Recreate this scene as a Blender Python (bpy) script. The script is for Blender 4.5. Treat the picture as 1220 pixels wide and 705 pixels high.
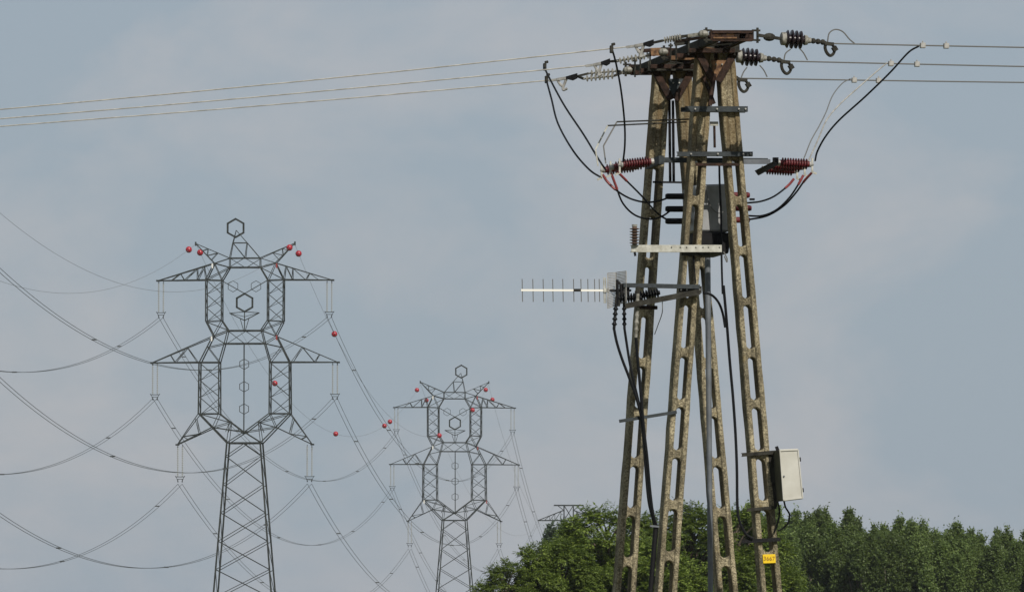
import bpy, bmesh, math, random
import numpy as np
from mathutils import Vector, Matrix

for o in list(bpy.data.objects): bpy.data.objects.remove(o)
SC = bpy.context.scene
COL = SC.collection
R = math.radians
random.seed(7)

# ------------------------------------------------------------------ camera
F = 8000.0                       # focal length in photograph pixels (1220 wide): a long telephoto
HOR = 825.0                      # the level of the eye lies under the lower edge of the picture
EYE = 1.7
PITCH = math.atan((HOR - 352.5) / F)
cam_d = bpy.data.cameras.new('camera'); cam = bpy.data.objects.new('camera', cam_d); COL.objects.link(cam)
cam.location = (0, 0, EYE); cam.rotation_euler = (math.pi / 2 + PITCH, 0, 0)
cam_d.sensor_width = 36.0; cam_d.lens = F / 1220 * 36.0; cam_d.clip_start = 1.0; cam_d.clip_end = 12000
SC.camera = cam

# ------------------------------------------------------------------ sky and sun
SUN_EL = R(40); SUN_AZ = math.atan2(0.388, -0.922)          # behind the camera, to its right
to_sun = Vector((math.sin(SUN_AZ) * math.cos(SUN_EL), math.cos(SUN_AZ) * math.cos(SUN_EL), math.sin(SUN_EL)))
W = bpy.data.worlds.new('World'); SC.world = W; W.use_nodes = True
nt = W.node_tree; nt.nodes.clear()
wo = nt.nodes.new('ShaderNodeOutputWorld'); bg = nt.nodes.new('ShaderNodeBackground')
sky = nt.nodes.new('ShaderNodeTexSky'); sky.sky_type = 'NISHITA'; sky.sun_disc = False
sky.sun_elevation = SUN_EL; sky.sun_rotation = SUN_AZ; sky.air_density = 1.0; sky.dust_density = 2.0
tc = nt.nodes.new('ShaderNodeTexCoord')
nz = nt.nodes.new('ShaderNodeTexNoise'); nz.inputs['Scale'].default_value = 24; nz.inputs['Detail'].default_value = 7
nz.inputs['Roughness'].default_value = 0.56; nz.inputs['Distortion'].default_value = 0.25
mp = nt.nodes.new('ShaderNodeMapping'); mp.inputs['Scale'].default_value = (0.75, 1, 1.25); mp.inputs['Location'].default_value = (3.1, 0.4, 5.3)
rp = nt.nodes.new('ShaderNodeValToRGB')
rp.color_ramp.elements[0].position = 0.44; rp.color_ramp.elements[0].color = (3.26, 3.88, 4.52, 1)
rp.color_ramp.elements[1].position = 0.74; rp.color_ramp.elements[1].color = (4.78, 4.72, 4.92, 1)
mx = nt.nodes.new('ShaderNodeMix'); mx.data_type = 'RGBA'; mx.inputs[0].default_value = 0.90   # a thin veil of cloud over the blue
nt.links.new(tc.outputs['Generated'], mp.inputs[0]); nt.links.new(mp.outputs[0], nz.inputs['Vector'])
nt.links.new(nz.outputs['Fac'], rp.inputs[0])
nt.links.new(sky.outputs[0], mx.inputs[6]); nt.links.new(rp.outputs[0], mx.inputs[7])
nt.links.new(mx.outputs[2], bg.inputs[0]); bg.inputs[1].default_value = 0.1
nt.links.new(bg.outputs[0], wo.inputs[0])
sl = bpy.data.lights.new('sun', 'SUN'); sl.energy = 5.0; sl.angle = R(0.55); sl.color = (1, 0.94, 0.84)
so = bpy.data.objects.new('sun', sl); COL.objects.link(so)
so.rotation_euler = to_sun.to_track_quat('Z', 'Y').to_euler(); so.location = (60, -100, 120)
vs = SC.view_settings; vs.view_transform = 'Standard'; vs.look = 'None'; vs.gamma = 1; vs.use_curve_mapping = False; vs.exposure = 0.0

# ------------------------------------------------------------------ materials
MAT = {}
def mat(name, col, rough=0.7, metal=0.0, var=None, vscale=6.0, bump=0.0, bscale=40.0, spec=0.3, coord='Object', rnd=0.0, detail=5):
    m = bpy.data.materials.new(name); m.use_nodes = True; n = m.node_tree; b = n.nodes['Principled BSDF']
    b.inputs['Base Color'].default_value = (*col, 1); b.inputs['Roughness'].default_value = rough
    b.inputs['Metallic'].default_value = metal; b.inputs['Specular IOR Level'].default_value = spec
    t = n.nodes.new('ShaderNodeTexCoord')
    if var is not None:
        z = n.nodes.new('ShaderNodeTexNoise'); z.inputs['Scale'].default_value = vscale; z.inputs['Detail'].default_value = detail
        z.inputs['Roughness'].default_value = 0.62
        r = n.nodes.new('ShaderNodeValToRGB'); r.color_ramp.elements[0].position = 0.36; r.color_ramp.elements[1].position = 0.64
        r.color_ramp.elements[0].color = (*var, 1); r.color_ramp.elements[1].color = (*col, 1)
        n.links.new(t.outputs[coord], z.inputs['Vector']); n.links.new(z.outputs['Fac'], r.inputs[0]); n.links.new(r.outputs[0], b.inputs['Base Color'])
    if bump:
        z2 = n.nodes.new('ShaderNodeTexNoise'); z2.inputs['Scale'].default_value = bscale; z2.inputs['Detail'].default_value = 6
        bp = n.nodes.new('ShaderNodeBump'); bp.inputs['Strength'].default_value = bump; bp.inputs['Distance'].default_value = 0.01
        n.links.new(t.outputs[coord], z2.inputs['Vector']); n.links.new(z2.outputs['Fac'], bp.inputs['Height']); n.links.new(bp.outputs[0], b.inputs['Normal'])
    MAT[name] = m; return m

def concrete():
    m = bpy.data.materials.new('weathered_concrete'); m.use_nodes = True; n = m.node_tree; b = n.nodes['Principled BSDF']
    b.inputs['Roughness'].default_value = 0.92; b.inputs['Specular IOR Level'].default_value = 0.15
    L = n.links.new; N = n.nodes.new
    t = N('ShaderNodeTexCoord')
    def noise(sc, det, rough=0.6):
        z = N('ShaderNodeTexNoise'); z.inputs['Scale'].default_value = sc; z.inputs['Detail'].default_value = det; z.inputs['Roughness'].default_value = rough
        L(t.outputs['Object'], z.inputs['Vector']); return z
    def ramp(src, p0, c0, p1, c1):
        r = N('ShaderNodeValToRGB'); r.color_ramp.elements[0].position = p0; r.color_ramp.elements[1].position = p1
        r.color_ramp.elements[0].color = (*c0, 1); r.color_ramp.elements[1].color = (*c1, 1); L(src, r.inputs[0]); return r
    def mix(fac, a, bb, mode='MIX'):
        q = N('ShaderNodeMix'); q.data_type = 'RGBA'; q.blend_type = mode
        if isinstance(fac, float): q.inputs[0].default_value = fac
        else: L(fac, q.inputs[0])
        for s, v in ((6, a), (7, bb)):
            if isinstance(v, tuple): q.inputs[s].default_value = (*v, 1)
            else: L(v, q.inputs[s])
        return q.outputs[2]
    base = ramp(noise(3.2, 6).outputs['Fac'], 0.34, (0.096, 0.084, 0.057), 0.68, (0.250, 0.221, 0.154))
    # exposed aggregate: pale and dark grains
    v = N('ShaderNodeTexVoronoi'); v.inputs['Scale'].default_value = 75; L(t.outputs['Object'], v.inputs['Vector'])
    sep = N('ShaderNodeSeparateColor'); L(v.outputs['Color'], sep.inputs[0])
    g = ramp(sep.outputs[0], 0.15, (0.62, 0.61, 0.59), 0.97, (1.75, 1.73, 1.68))
    c = mix(1.0, base.outputs[0], g.outputs[0], 'MULTIPLY')
    # yellow lichen and dark algae patches
    li = ramp(noise(9, 5, 0.7).outputs['Fac'], 0.60, (0, 0, 0), 0.68, (0.55, 0.55, 0.55))
    c = mix(li.outputs[0], c, (0.185, 0.142, 0.060))
    al = ramp(noise(2.3, 7, 0.68).outputs['Fac'], 0.52, (0, 0, 0), 0.66, (0.62, 0.62, 0.62))
    c = mix(al.outputs[0], c, (0.058, 0.054, 0.040))
    mps = N('ShaderNodeMapping'); mps.inputs['Scale'].default_value = (16, 16, 0.9); L(t.outputs['Object'], mps.inputs[0])
    zs = N('ShaderNodeTexNoise'); zs.inputs['Scale'].default_value = 1.0; zs.inputs['Detail'].default_value = 6; L(mps.outputs[0], zs.inputs['Vector'])
    rs = ramp(zs.outputs['Fac'], 0.54, (0, 0, 0), 0.68, (0.65, 0.65, 0.65)); c = mix(rs.outputs[0], c, (0.05, 0.045, 0.034))
    # rust washed down from the steel head over the upper part of the legs
    sx = N('ShaderNodeSeparateXYZ'); L(t.outputs['Object'], sx.inputs[0])
    hz = N('ShaderNodeMapRange'); hz.inputs[1].default_value = 6.2; hz.inputs[2].default_value = 8.7; L(sx.outputs[2], hz.inputs[0])
    mp2 = N('ShaderNodeMapping'); mp2.inputs['Scale'].default_value = (14, 14, 1.2); L(t.outputs['Object'], mp2.inputs[0])
    z3 = N('ShaderNodeTexNoise'); z3.inputs['Scale'].default_value = 1.0; z3.inputs['Detail'].default_value = 5; L(mp2.outputs[0], z3.inputs['Vector'])
    r3 = ramp(z3.outputs['Fac'], 0.35, (0, 0, 0), 0.62, (1, 1, 1))
    mu = N('ShaderNodeMath'); mu.operation = 'MULTIPLY'; L(hz.outputs[0], mu.inputs[0]); L(r3.outputs[0], mu.inputs[1])
    c = mix(mu.outputs[0], c, (0.115, 0.078, 0.036))
    L(c, b.inputs['Base Color'])
    bp = N('ShaderNodeBump'); bp.inputs['Strength'].default_value = 0.55; bp.inputs['Distance'].default_value = 0.008
    zz = noise(60, 6); ad = N('ShaderNodeMath'); ad.operation = 'ADD'; L(zz.outputs['Fac'], ad.inputs[0]); L(v.outputs['Distance'], ad.inputs[1])
    L(ad.outputs[0], bp.inputs['Height']); L(bp.outputs[0], b.inputs['Normal'])
    MAT['concrete'] = m
concrete()

def leafmat(name, dark, light, trans, tf=0.35):
    m = bpy.data.materials.new(name); m.use_nodes = True; n = m.node_tree; b = n.nodes['Principled BSDF']
    L = n.links.new; N = n.nodes.new
    g = N('ShaderNodeNewGeometry'); r = N('ShaderNodeValToRGB')
    r.color_ramp.elements[0].color = (*dark, 1); r.color_ramp.elements[1].color = (*light, 1)
    oi = N('ShaderNodeObjectInfo'); hs = N('ShaderNodeHueSaturation')
    mr = N('ShaderNodeMapRange'); mr.inputs[3].default_value = 0.72; mr.inputs[4].default_value = 1.28
    L(oi.outputs['Random'], mr.inputs[0]); L(mr.outputs[0], hs.inputs['Value'])
    L(g.outputs['Random Per Island'], r.inputs[0]); L(r.outputs[0], hs.inputs['Color']); L(hs.outputs[0], b.inputs['Base Color'])
    b.inputs['Roughness'].default_value = 0.5; b.inputs['Specular IOR Level'].default_value = 0.25
    tr = N('ShaderNodeBsdfTranslucent'); tr.inputs[0].default_value = (*trans, 1)
    ms = N('ShaderNodeMixShader'); ms.inputs[0].default_value = tf
    L(b.outputs[0], ms.inputs[1]); L(tr.outputs[0], ms.inputs[2]); L(ms.outputs[0], n.nodes['Material Output'].inputs[0])
    MAT[name] = m
leafmat('ash_leaf', (0.036, 0.060, 0.010), (0.145, 0.190, 0.034), (0.13, 0.20, 0.02), 0.24)
leafmat('poplar_leaf', (0.050, 0.080, 0.022), (0.125, 0.170, 0.050), (0.15, 0.21, 0.045), 0.38)
leafmat('willow_leaf', (0.05, 0.08, 0.045), (0.12, 0.16, 0.10), (0.10, 0.14, 0.06), 0.28)
mat('rusty_steel', (0.044, 0.026, 0.020), 0.92, 0.0, (0.013, 0.010, 0.0085), 15, 0.5, 70, spec=0.1)
mat('rust_orange', (0.20, 0.112, 0.056), 0.9, 0.0, (0.045, 0.024, 0.015), 17, 0.5, 60)
mat('weathered_steel', (0.036, 0.035, 0.029), 0.85, 0.0, (0.014, 0.013, 0.011), 15, 0.4, 60, spec=0.15)
mat('dark_galvanised', (0.036, 0.043, 0.047), 0.7, 0.0, (0.020, 0.024, 0.027), 14, 0.2, 60, spec=0.2)
mat('light_galvanised', (0.40, 0.40, 0.365), 0.55, 0.1, (0.26, 0.255, 0.22), 16, 0.15, 80)
mat('aluminium', (0.33, 0.325, 0.31), 0.5, 0.1, (0.20, 0.195, 0.185), 20)
mat('weathered_conductor', (0.46, 0.44, 0.40), 0.6, 0.1, (0.27, 0.26, 0.24), 7, 0.0)
mat('dull_conductor', (0.115, 0.115, 0.112), 0.6, 0.1)
mat('line_conductor', (0.045, 0.050, 0.050), 0.6, 0.1)
mat('earth_conductor', (0.12, 0.125, 0.125), 0.6, 0.1)
mat('black_rubber', (0.006, 0.007, 0.009), 0.6, 0, (0.004, 0.0045, 0.0055), 20, spec=0.15)
mat('red_polymer', (0.105, 0.012, 0.016), 0.55, 0, (0.05, 0.008, 0.010), 22, spec=0.25)
mat('red_sleeve', (0.17, 0.032, 0.034), 0.5)
mat('brown_porcelain', (0.012, 0.007, 0.009), 0.3, spec=0.35)
mat('tan_porcelain', (0.10, 0.062, 0.045), 0.35, spec=0.4)
mat('pale_porcelain', (0.24, 0.235, 0.21), 0.5, 0, (0.09, 0.085, 0.07), 28)
mat('glass_disc', (0.27, 0.28, 0.275), 0.25, spec=0.5)
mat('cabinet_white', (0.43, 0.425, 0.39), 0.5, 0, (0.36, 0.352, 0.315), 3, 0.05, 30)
mat('cabinet_shaded_side', (0.085, 0.085, 0.058), 0.6, 0, (0.045, 0.045, 0.034), 8)  # white cabinet's unlit sides: their shade is put into the colour
mat('grey_tank', (0.26, 0.265, 0.27), 0.5, 0.0, (0.19, 0.195, 0.20), 6)
mat('boom_white', (0.62, 0.61, 0.57), 0.5)
mat('black_paint', (0.006, 0.006, 0.007), 0.6, spec=0.15)
mat('pipe_grey', (0.135, 0.148, 0.165), 0.5, 0.2, (0.08, 0.088, 0.10), 3)
mat('sign_yellow', (0.62, 0.42, 0.010), 0.5)
mat('sign_ink', (0.20, 0.09, 0.01), 0.6)
mat('tower_steel', (0.032, 0.036, 0.034), 0.8, 0.0, (0.018, 0.021, 0.020), 1.5, spec=0.15)
mat('plate_white', (0.55, 0.55, 0.53), 0.5)
mat('plate_red', (0.20, 0.03, 0.028), 0.5)
mat('ball_red', (0.27, 0.008, 0.018), 0.35, spec=0.5)
mat('bark', (0.10, 0.08, 0.06), 0.9, 0, (0.05, 0.04, 0.03), 5, 0.5, 20)
mat('pale_bark', (0.20, 0.18, 0.14), 0.9, 0, (0.09, 0.08, 0.06), 5, 0.4, 20)
mat('field', (0.085, 0.105, 0.035), 0.95, 0, (0.11, 0.095, 0.05), 0.05, 0.4, 3)

# ------------------------------------------------------------------ geometry helpers
CP, SP = math.cos(PITCH), math.sin(PITCH)
def ray(px, py):
    a = (px - 610) / F; b = (352.5 - py) / F
    return Vector((a, CP - b * SP, SP + b * CP))
def at(px, py, Y):
    d = ray(px, py); return Vector((0, 0, EYE)) + d * (Y / d.y)

class MB:
    def __init__(s): s.v = []; s.f = []
    def add(s, vs, fs):
        o = len(s.v); s.v += [Vector(p) for p in vs]; s.f += [tuple(i + o for i in f) for f in fs]; return s
    def hexa(s, p):                       # 8 corners: bottom ring 0-3, top ring 4-7
        return s.add(p, [(3, 2, 1, 0), (4, 5, 6, 7), (0, 1, 5, 4), (1, 2, 6, 5), (2, 3, 7, 6), (3, 0, 4, 7)])
    def obox(s, c, ax, ay, az):           # half-axis vectors
        c, ax, ay, az = Vector(c), Vector(ax), Vector(ay), Vector(az)
        return s.hexa([c - ax - ay - az, c + ax - ay - az, c + ax + ay - az, c - ax + ay - az,
                       c - ax - ay + az, c + ax - ay + az, c + ax + ay + az, c - ax + ay + az])
    def bar(s, a, b, w, d, up=(0, 0, 1)):  # rectangular bar: width w across, depth d along 'up'
        a, b = Vector(a), Vector(b); ax = b - a; up = Vector(up); L = ax.length; ax.normalize()
        if abs(ax.dot(up.normalized())) > 0.97: up = Vector((0, 1, 0))
        sx = ax.cross(up).normalized(); uy = sx.cross(ax).normalized()
        return s.obox((a + b) / 2, ax * L / 2, sx * w / 2, uy * d / 2)
    def angle(s, a, b, w, t=None, up=(0, 1, 0)):  # L section steel
        a, b = Vector(a), Vector(b); t = t or w * 0.14
        ax = (b - a).normalized(); up = Vector(up)
        if abs(ax.dot(up)) > 0.97: up = Vector((1, 0, 0))
        sx = ax.cross(up).normalized(); uy = sx.cross(ax).normalized()
        pr = [(-w/2, -w/2), (w/2, -w/2), (w/2, -w/2 + t), (-w/2 + t, -w/2 + t), (-w/2 + t, w/2), (-w/2, w/2)]
        vs = [p + sx * x + uy * y for p in (a, b) for x, y in pr]
        fs = [(i, (i + 1) % 6, (i + 1) % 6 + 6, i + 6) for i in range(6)]
        return s.add(vs, fs + [(5, 4, 3, 0), (3, 2, 1, 0), (6, 9, 10, 11), (6, 7, 8, 9)])
    def channel(s, a, b, h, w, t=0.008, face=(0, -1, 0), up=(0, 0, 1)):   # C section, its back plate towards 'face'
        a, b = Vector(a), Vector(b); ax = (b - a).normalized(); up = Vector(up); up = (up - ax * up.dot(ax)).normalized()
        fc = ax.cross(up); fc = fc if fc.dot(Vector(face)) > 0 else -fc
        pr = [(-h/2, 0), (h/2, 0), (h/2, -w), (h/2 - t, -w), (h/2 - t, -t), (-h/2 + t, -t), (-h/2 + t, -w), (-h/2, -w)]
        vs = [p + up * x + fc * y for p in (a, b) for x, y in pr]
        fs = [(i, (i + 1) % 8, (i + 1) % 8 + 8, i + 8) for i in range(8)]
        for o in (0, 8): fs += [(o, o + 1, o + 4, o + 5), (o + 1, o + 2, o + 3, o + 4), (o, o + 5, o + 6, o + 7)]
        return s.add(vs, fs)
    def tube(s, pts, r, n=6, cap=True):
        pts = [Vector(p) for p in pts]; m = len(pts); rs = r if isinstance(r, (list, tuple)) else [r] * m
        prev = None; vs = []
        for i, p in enumerate(pts):
            t = (pts[min(i + 1, m - 1)] - pts[max(i - 1, 0)]).normalized()
            if prev is None: prev = t.orthogonal().normalized()
            x = (prev - t * prev.dot(t)).normalized(); prev = x; y = t.cross(x)
            vs += [p + (x * math.cos(k * 2 * math.pi / n) + y * math.sin(k * 2 * math.pi / n)) * rs[i] for k in range(n)]
        fs = [(i * n + k, i * n + (k + 1) % n, (i + 1) * n + (k + 1) % n, (i + 1) * n + k) for i in range(m - 1) for k in range(n)]
        if cap: fs += [tuple(range(n - 1, -1, -1)), tuple((m - 1) * n + k for k in range(n))]
        return s.add(vs, fs)
    def lathe(s, a, b, prof, n=12):        # prof: (fraction along a-b, radius)
        a, b = Vector(a), Vector(b); ax = b - a; x = ax.orthogonal().normalized(); y = ax.normalized().cross(x)
        vs = [a + ax * t + (x * math.cos(k * 2 * math.pi / n) + y * math.sin(k * 2 * math.pi / n)) * r for t, r in prof for k in range(n)]
        m = len(prof)
        fs = [(i * n + k, i * n + (k + 1) % n, (i + 1) * n + (k + 1) % n, (i + 1) * n + k) for i in range(m - 1) for k in range(n)]
        return s.add(vs, fs + [tuple(range(n - 1, -1, -1)), tuple((m - 1) * n + k for k in range(n))])
    def prism(s, poly, off):               # planar polygon extruded by off
        poly = [Vector(p) for p in poly]; n = len(poly); off = Vector(off)
        return s.add(poly + [p + off for p in poly], [tuple(range(n)), tuple(range(2 * n - 1, n - 1, -1))] + [(i, i + n, (i + 1) % n + n, (i + 1) % n) for i in range(n)])
    def sphere(s, c, r, n=12, m=8, sc=(1, 1, 1)):
        c = Vector(c); vs = [c + Vector((0, 0, r * sc[2]))]; fs = []
        for i in range(1, m):
            th = math.pi * i / m
            for k in range(n):
                a = 2 * math.pi * k / n
                vs.append(c + Vector((r * sc[0] * math.sin(th) * math.cos(a), r * sc[1] * math.sin(th) * math.sin(a), r * sc[2] * math.cos(th))))
        vs.append(c - Vector((0, 0, r * sc[2])))
        for k in range(n): fs.append((0, 1 + k, 1 + (k + 1) % n))
        for i in range(m - 2):
            for k in range(n): fs.append((1 + i * n + k, 1 + (i + 1) * n + k, 1 + (i + 1) * n + (k + 1) % n, 1 + i * n + (k + 1) % n))
        b = 1 + (m - 2) * n
        for k in range(n): fs.append((b + k, len(vs) - 1, b + (k + 1) % n))
        return s.add(vs, fs)

def mesh_obj(name, mb, material, parent=None, origin=None, smooth=False, bevel=0.0, recalc=True):
    """links mb as one mesh; vertices are given in world space and stored relative to the thing's origin"""
    me = bpy.data.meshes.new(name)
    if parent is not None: o0 = Vector(parent.get('_o', (0, 0, 0)))
    else: o0 = Vector(origin) if origin is not None else Vector((0, 0, 0))
    me.from_pydata([tuple(v - o0) for v in mb.v], [], mb.f)
    bm = bmesh.new(); bm.from_mesh(me)
    if recalc: bmesh.ops.recalc_face_normals(bm, faces=bm.faces)
    if bevel:
        es = [e for e in bm.edges if len(e.link_faces) == 2 and e.calc_face_angle(0) > 0.7]
        bmesh.ops.bevel(bm, geom=es, offset=bevel, segments=1, affect='EDGES', clamp_overlap=True)
    bm.to_mesh(me); bm.free()
    if smooth:
        me.shade_smooth()
        try: me.set_sharp_from_angle(angle=R(40))
        except Exception: pass
    me.materials.append(MAT[material])
    o = bpy.data.objects.new(name, me); COL.objects.link(o)
    if parent is not None: o.parent = parent; o['_o'] = tuple(o0)
    else: o.location = o0; o['_o'] = tuple(o0)
    return o
def tag(o, label, cat, group=None):
    o['label'] = label; o['category'] = cat
    if group: o['group'] = group
    return o
def thing(name, origin, label, cat, group=None):
    o = bpy.data.objects.new(name, None); COL.objects.link(o); o.location = origin; o['_o'] = tuple(origin); o.empty_display_size = 0.2
    return tag(o, label, cat, group)
def spline(P, n=8):
    P = [Vector(p) for p in P]
    if len(P) < 3: return P
    Q = [P[0] * 2 - P[1]] + P + [P[-1] * 2 - P[-2]]; out = []
    for i in range(1, len(Q) - 2):
        for k in range(n):
            t = k / n; a, b, c, d = Q[i - 1], Q[i], Q[i + 1], Q[i + 2]
            out.append(0.5 * ((2 * b) + (c - a) * t + (2 * a - 5 * b + 4 * c - d) * t * t + (3 * b - 3 * c + d - a) * t ** 3))
    return out + [P[-1]]

# ------------------------------------------------------------------ the setting
g = MB(); S_ = 2400
n_ = 24
vsg = []
for j in range(n_ + 1):
    for i in range(n_ + 1):
        vsg.append((-S_ + 2 * S_ * i / n_, -400 + 3600 * j / n_, 0.0))
g.add(vsg, [(j * (n_ + 1) + i, j * (n_ + 1) + i + 1, (j + 1) * (n_ + 1) + i + 1, (j + 1) * (n_ + 1) + i) for j in range(n_) for i in range(n_)])
gr = mesh_obj('ground', g, 'field'); gr['kind'] = 'structure'

# ------------------------------------------------------------------ the two clown-shaped pylons
PXM = 12.8
def tower(name, label, mirror, group):
    root = thing(name, (0, 0, 0), label, 'pylon', group)
    def Z(y): return (825 - y) / PXM + 1.7
    HD = [(847, 2.55), (705, 1.95), (528, 1.25), (493, 0.95), (432, 0.9), (401, 0.8), (382, 0.75), (333, 0.7), (307, 0.5), (262, 0.1)]
    def hd(y):
        for (y0, h0), (y1, h1) in zip(HD, HD[1:]):
            if y0 >= y >= y1: return h0 + (h1 - h0) * (y0 - y) / (y0 - y1)
        return HD[-1][1] if y < 262 else HD[0][1]
    def P(x, y, f, h=None):
        return Vector((mirror * (x - 291.5) / PXM, f * (hd(y) if h is None else h), Z(y)))
    M_ = lambda x: 583.0 - x            # mirror about the axis in photograph pixels
    class Part:
        def __init__(s, nm): s.nm = nm; s.mb = MB(); s.br = []
        def chord(s, a, b, w=0.15, ha=None, hb=None):
            w *= 0.68
            for f in (-1, 1): s.mb.angle(P(*a, f, ha), P(*b, f, hb), w)
        def brace(s, a, b, w=0.085, faces=(-1, 1), ha=None, hb=None):
            for f in faces: s.br.append((P(*a, f, ha), P(*b, f, hb), w))
        def cross(s, a, w=0.08, h=None): s.br.append((P(*a, -1, h), P(*a, 1, h), w))
        def raw(s, a, b, w): s.br.append((a, b, w))
        def done(s):
            o = mesh_obj(s.nm, s.mb, 'tower_steel', root)
            for a, b, w in s.br:
                m = MB(); m.angle(a, b, w * 0.78); mesh_obj('brace', m, 'tower_steel', o)
            return o
    # mast
    p = Part('mast')
    xl = lambda y: 271.6 - (y - 527.6) * 0.0808
    for sg in (0, 1):
        g_ = (lambda x: x) if sg == 0 else M_
        p.chord((g_(xl(847)), 847), (g_(xl(527.6)), 527.6), 0.22)
    p.chord((xl(528), 528), (M_(xl(528)), 528), 0.17)
    ys = [544 + 33.67 * k for k in range(10)]
    for k in range(9):
        y0, y1 = ys[k], ys[k + 1]
        p.brace((xl(y0), y0), (M_(xl(y1)), y1), 0.12, (-1,)); p.brace((M_(xl(y0)), y0), (xl(y1), y1), 0.085, (-1,))
        p.brace((M_(xl(y0)), y0), (xl(y1), y1), 0.085, (1,))
        for x in (xl, lambda y: M_(xl(y))):
            p.raw(P(x(y0), y0, -1), P(x(y1), y1, 1), 0.075)
    p.brace((xl(544), 544), (M_(xl(528)) - 18, 528), 0.085); p.brace((M_(xl(544)), 544), (xl(528) + 18, 528), 0.085)
    for x in (xl(528), M_(xl(528))): p.cross((x, 528))
    p.done()
    # hips
    p = Part('hip_frame')
    p.mb.obox(P(291.5, 515.4, 0), (0.2, 0, 0), (0, 1.1, 0), (0, 0, 0.1))
    for g_ in ((lambda x: x), M_):
        p.chord((g_(237), 493), (g_(271.2), 528), 0.17); p.chord((g_(261.3), 493), (g_(291), 515.4), 0.16)
        p.chord((g_(291), 515.4), (g_(271.2), 528), 0.13)
        p.brace((g_(237), 493), (g_(274.4), 503.6)); p.brace((g_(274.4), 503.6), (g_(254), 509.3)); p.brace((g_(261.3), 493), (g_(254), 509.3))
        p.brace((g_(254), 509.3), (g_(291), 515)); p.brace((g_(274.4), 503.6), (g_(271.2), 528)); p.brace((g_(274.4), 503.6), (g_(270), 515))
        p.chord((g_(237), 493), (g_(261.3), 493), 0.12)
        p.cross((g_(254), 509.3)); p.cross((g_(274.4), 503.6)); p.cross((g_(237), 493)); p.cross((g_(261.3), 493))
    p.done()
    # body columns
    p = Part('body_frame')
    for i, g_ in enumerate(((lambda x: x), M_)):
        p.chord((g_(237), 493), (g_(237.6), 431.8), 0.19); p.chord((g_(261.4), 493), (g_(261.2), 431.8), 0.17)
        p.chord((g_(237.6), 431.8), (g_(261.2), 431.8), 0.13)
        lx, rx = (237.3, 261.3) if i == 0 else (M_(261.3), M_(237.3))
        for k in range(3):
            y0, y1 = 431.8 + 20.4 * k, 431.8 + 20.4 * (k + 1)
            p.brace((lx, y0), (rx, y1), 0.10, (-1,)); p.brace((rx, y0), (lx, y1), 0.075, (1,)); p.brace((rx, y0 + 9), (lx, y1), 0.06, (1,))
            p.raw(P(lx, y0, -1), P(lx, y1, 1), 0.06); p.raw(P(rx, y0, -1), P(rx, y1, 1), 0.06)
        # shoulder of the body
        p.chord((g_(238), 431.7), (g_(253.5), 400.9), 0.16); p.chord((g_(261.2), 431.7), (g_(267.5), 409.5), 0.15)
        p.brace((g_(253.5), 400.9), (g_(267.5), 409.5)); p.brace((g_(247.5), 414), (g_(267.5), 409.5)); p.brace((g_(247.5), 414), (g_(261.2), 431.7))
        p.chord((g_(253.5), 400.9), (g_(271.3), 394), 0.13); p.chord((g_(267.5), 409.5), (g_(271.3), 394), 0.13)
        for q in ((238, 431.7), (261.2, 431.7), (253.5, 400.9), (267.5, 409.5), (271.3, 394)): p.cross((g_(q[0]), q[1]))
    p.chord((271.3, 394), (M_(271.3), 394), 0.15); p.chord((267.5, 409.5), (M_(267.5), 409.5), 0.15)
    p.brace((271.3, 394), (291.5, 409.5), 0.085, (-1,)); p.brace((291.5, 394), (M_(267.5), 409.5), 0.085, (-1,))
    p.brace((291.5, 394), (267.5, 409.5), 0.07, (1,)); p.brace((M_(271.3), 394), (291.5, 409.5), 0.07, (1,))
    p.done()
    # head columns
    p = Part('head_frame')
    for i, g_ in enumerate(((lambda x: x), M_)):
        p.chord((g_(245), 333.4), (g_(245.2), 383), 0.17); p.chord((g_(264), 333.4), (g_(264), 382), 0.17)
        p.chord((g_(245.5), 383.5), (g_(254), 400), 0.15); p.chord((g_(264), 382), (g_(272), 394), 0.15)
        p.brace((g_(245.5), 383), (g_(264), 382)); p.brace((g_(245.5), 383.5), (g_(272), 393.6)); p.brace((g_(264), 382), (g_(254), 400))
        p.chord((g_(245), 333.4), (g_(264), 334), 0.12); p.chord((g_(245), 333.4), (g_(254.7), 313.4), 0.15); p.chord((g_(264), 334), (g_(273.2), 318.5), 0.15)
        p.brace((g_(245), 333), (g_(273.2), 318.5)); p.brace((g_(254.7), 313.4), (g_(264), 334)); p.chord((g_(254.7), 313.4), (g_(273.2), 318.5), 0.12)
        lx, rx = (245, 264) if i == 0 else (M_(264), M_(245))
        for k in range(3):
            y0, y1 = 333.4 + 16.3 * k, 333.4 + 16.3 * (k + 1)
            p.brace((lx, y0), (rx, y1), 0.09, (-1,)); p.brace((rx, y0), (lx, y1), 0.075, (1,)); p.brace((rx, y0 + 7), (lx, y1), 0.055, (1,))
            p.raw(P(lx, y0, -1), P(lx, y1, 1), 0.055); p.raw(P(rx, y0, -1), P(rx, y1, 1), 0.055)
        for q in ((245, 333.4), (264, 334), (254.7, 313.4), (273.2, 318.5), (245.2, 383), (264, 382)): p.cross((g_(q[0]), q[1]))
        p.brace((g_(264), 334.5), (291.8, 350.2), 0.10, (-1,))
        p.brace((g_(273.2), 307.4), (g_(273.2), 318.5), 0.10)
    p.chord((273.2, 307.4), (M_(273.2), 307.4), 0.13); p.chord((273.2, 318.5), (M_(273.2), 318.5), 0.15)
    p.brace((273.2, 318.5), (291.5, 307.4), 0.075, (-1,)); p.brace((291.5, 307.4), (M_(273.2), 318.5), 0.075, (-1,))
    p.brace((273.2, 307.4), (291.5, 318.5), 0.07, (1,)); p.brace((291.5, 318.5), (M_(273.2), 307.4), 0.07, (1,))
    p.done()
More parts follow.
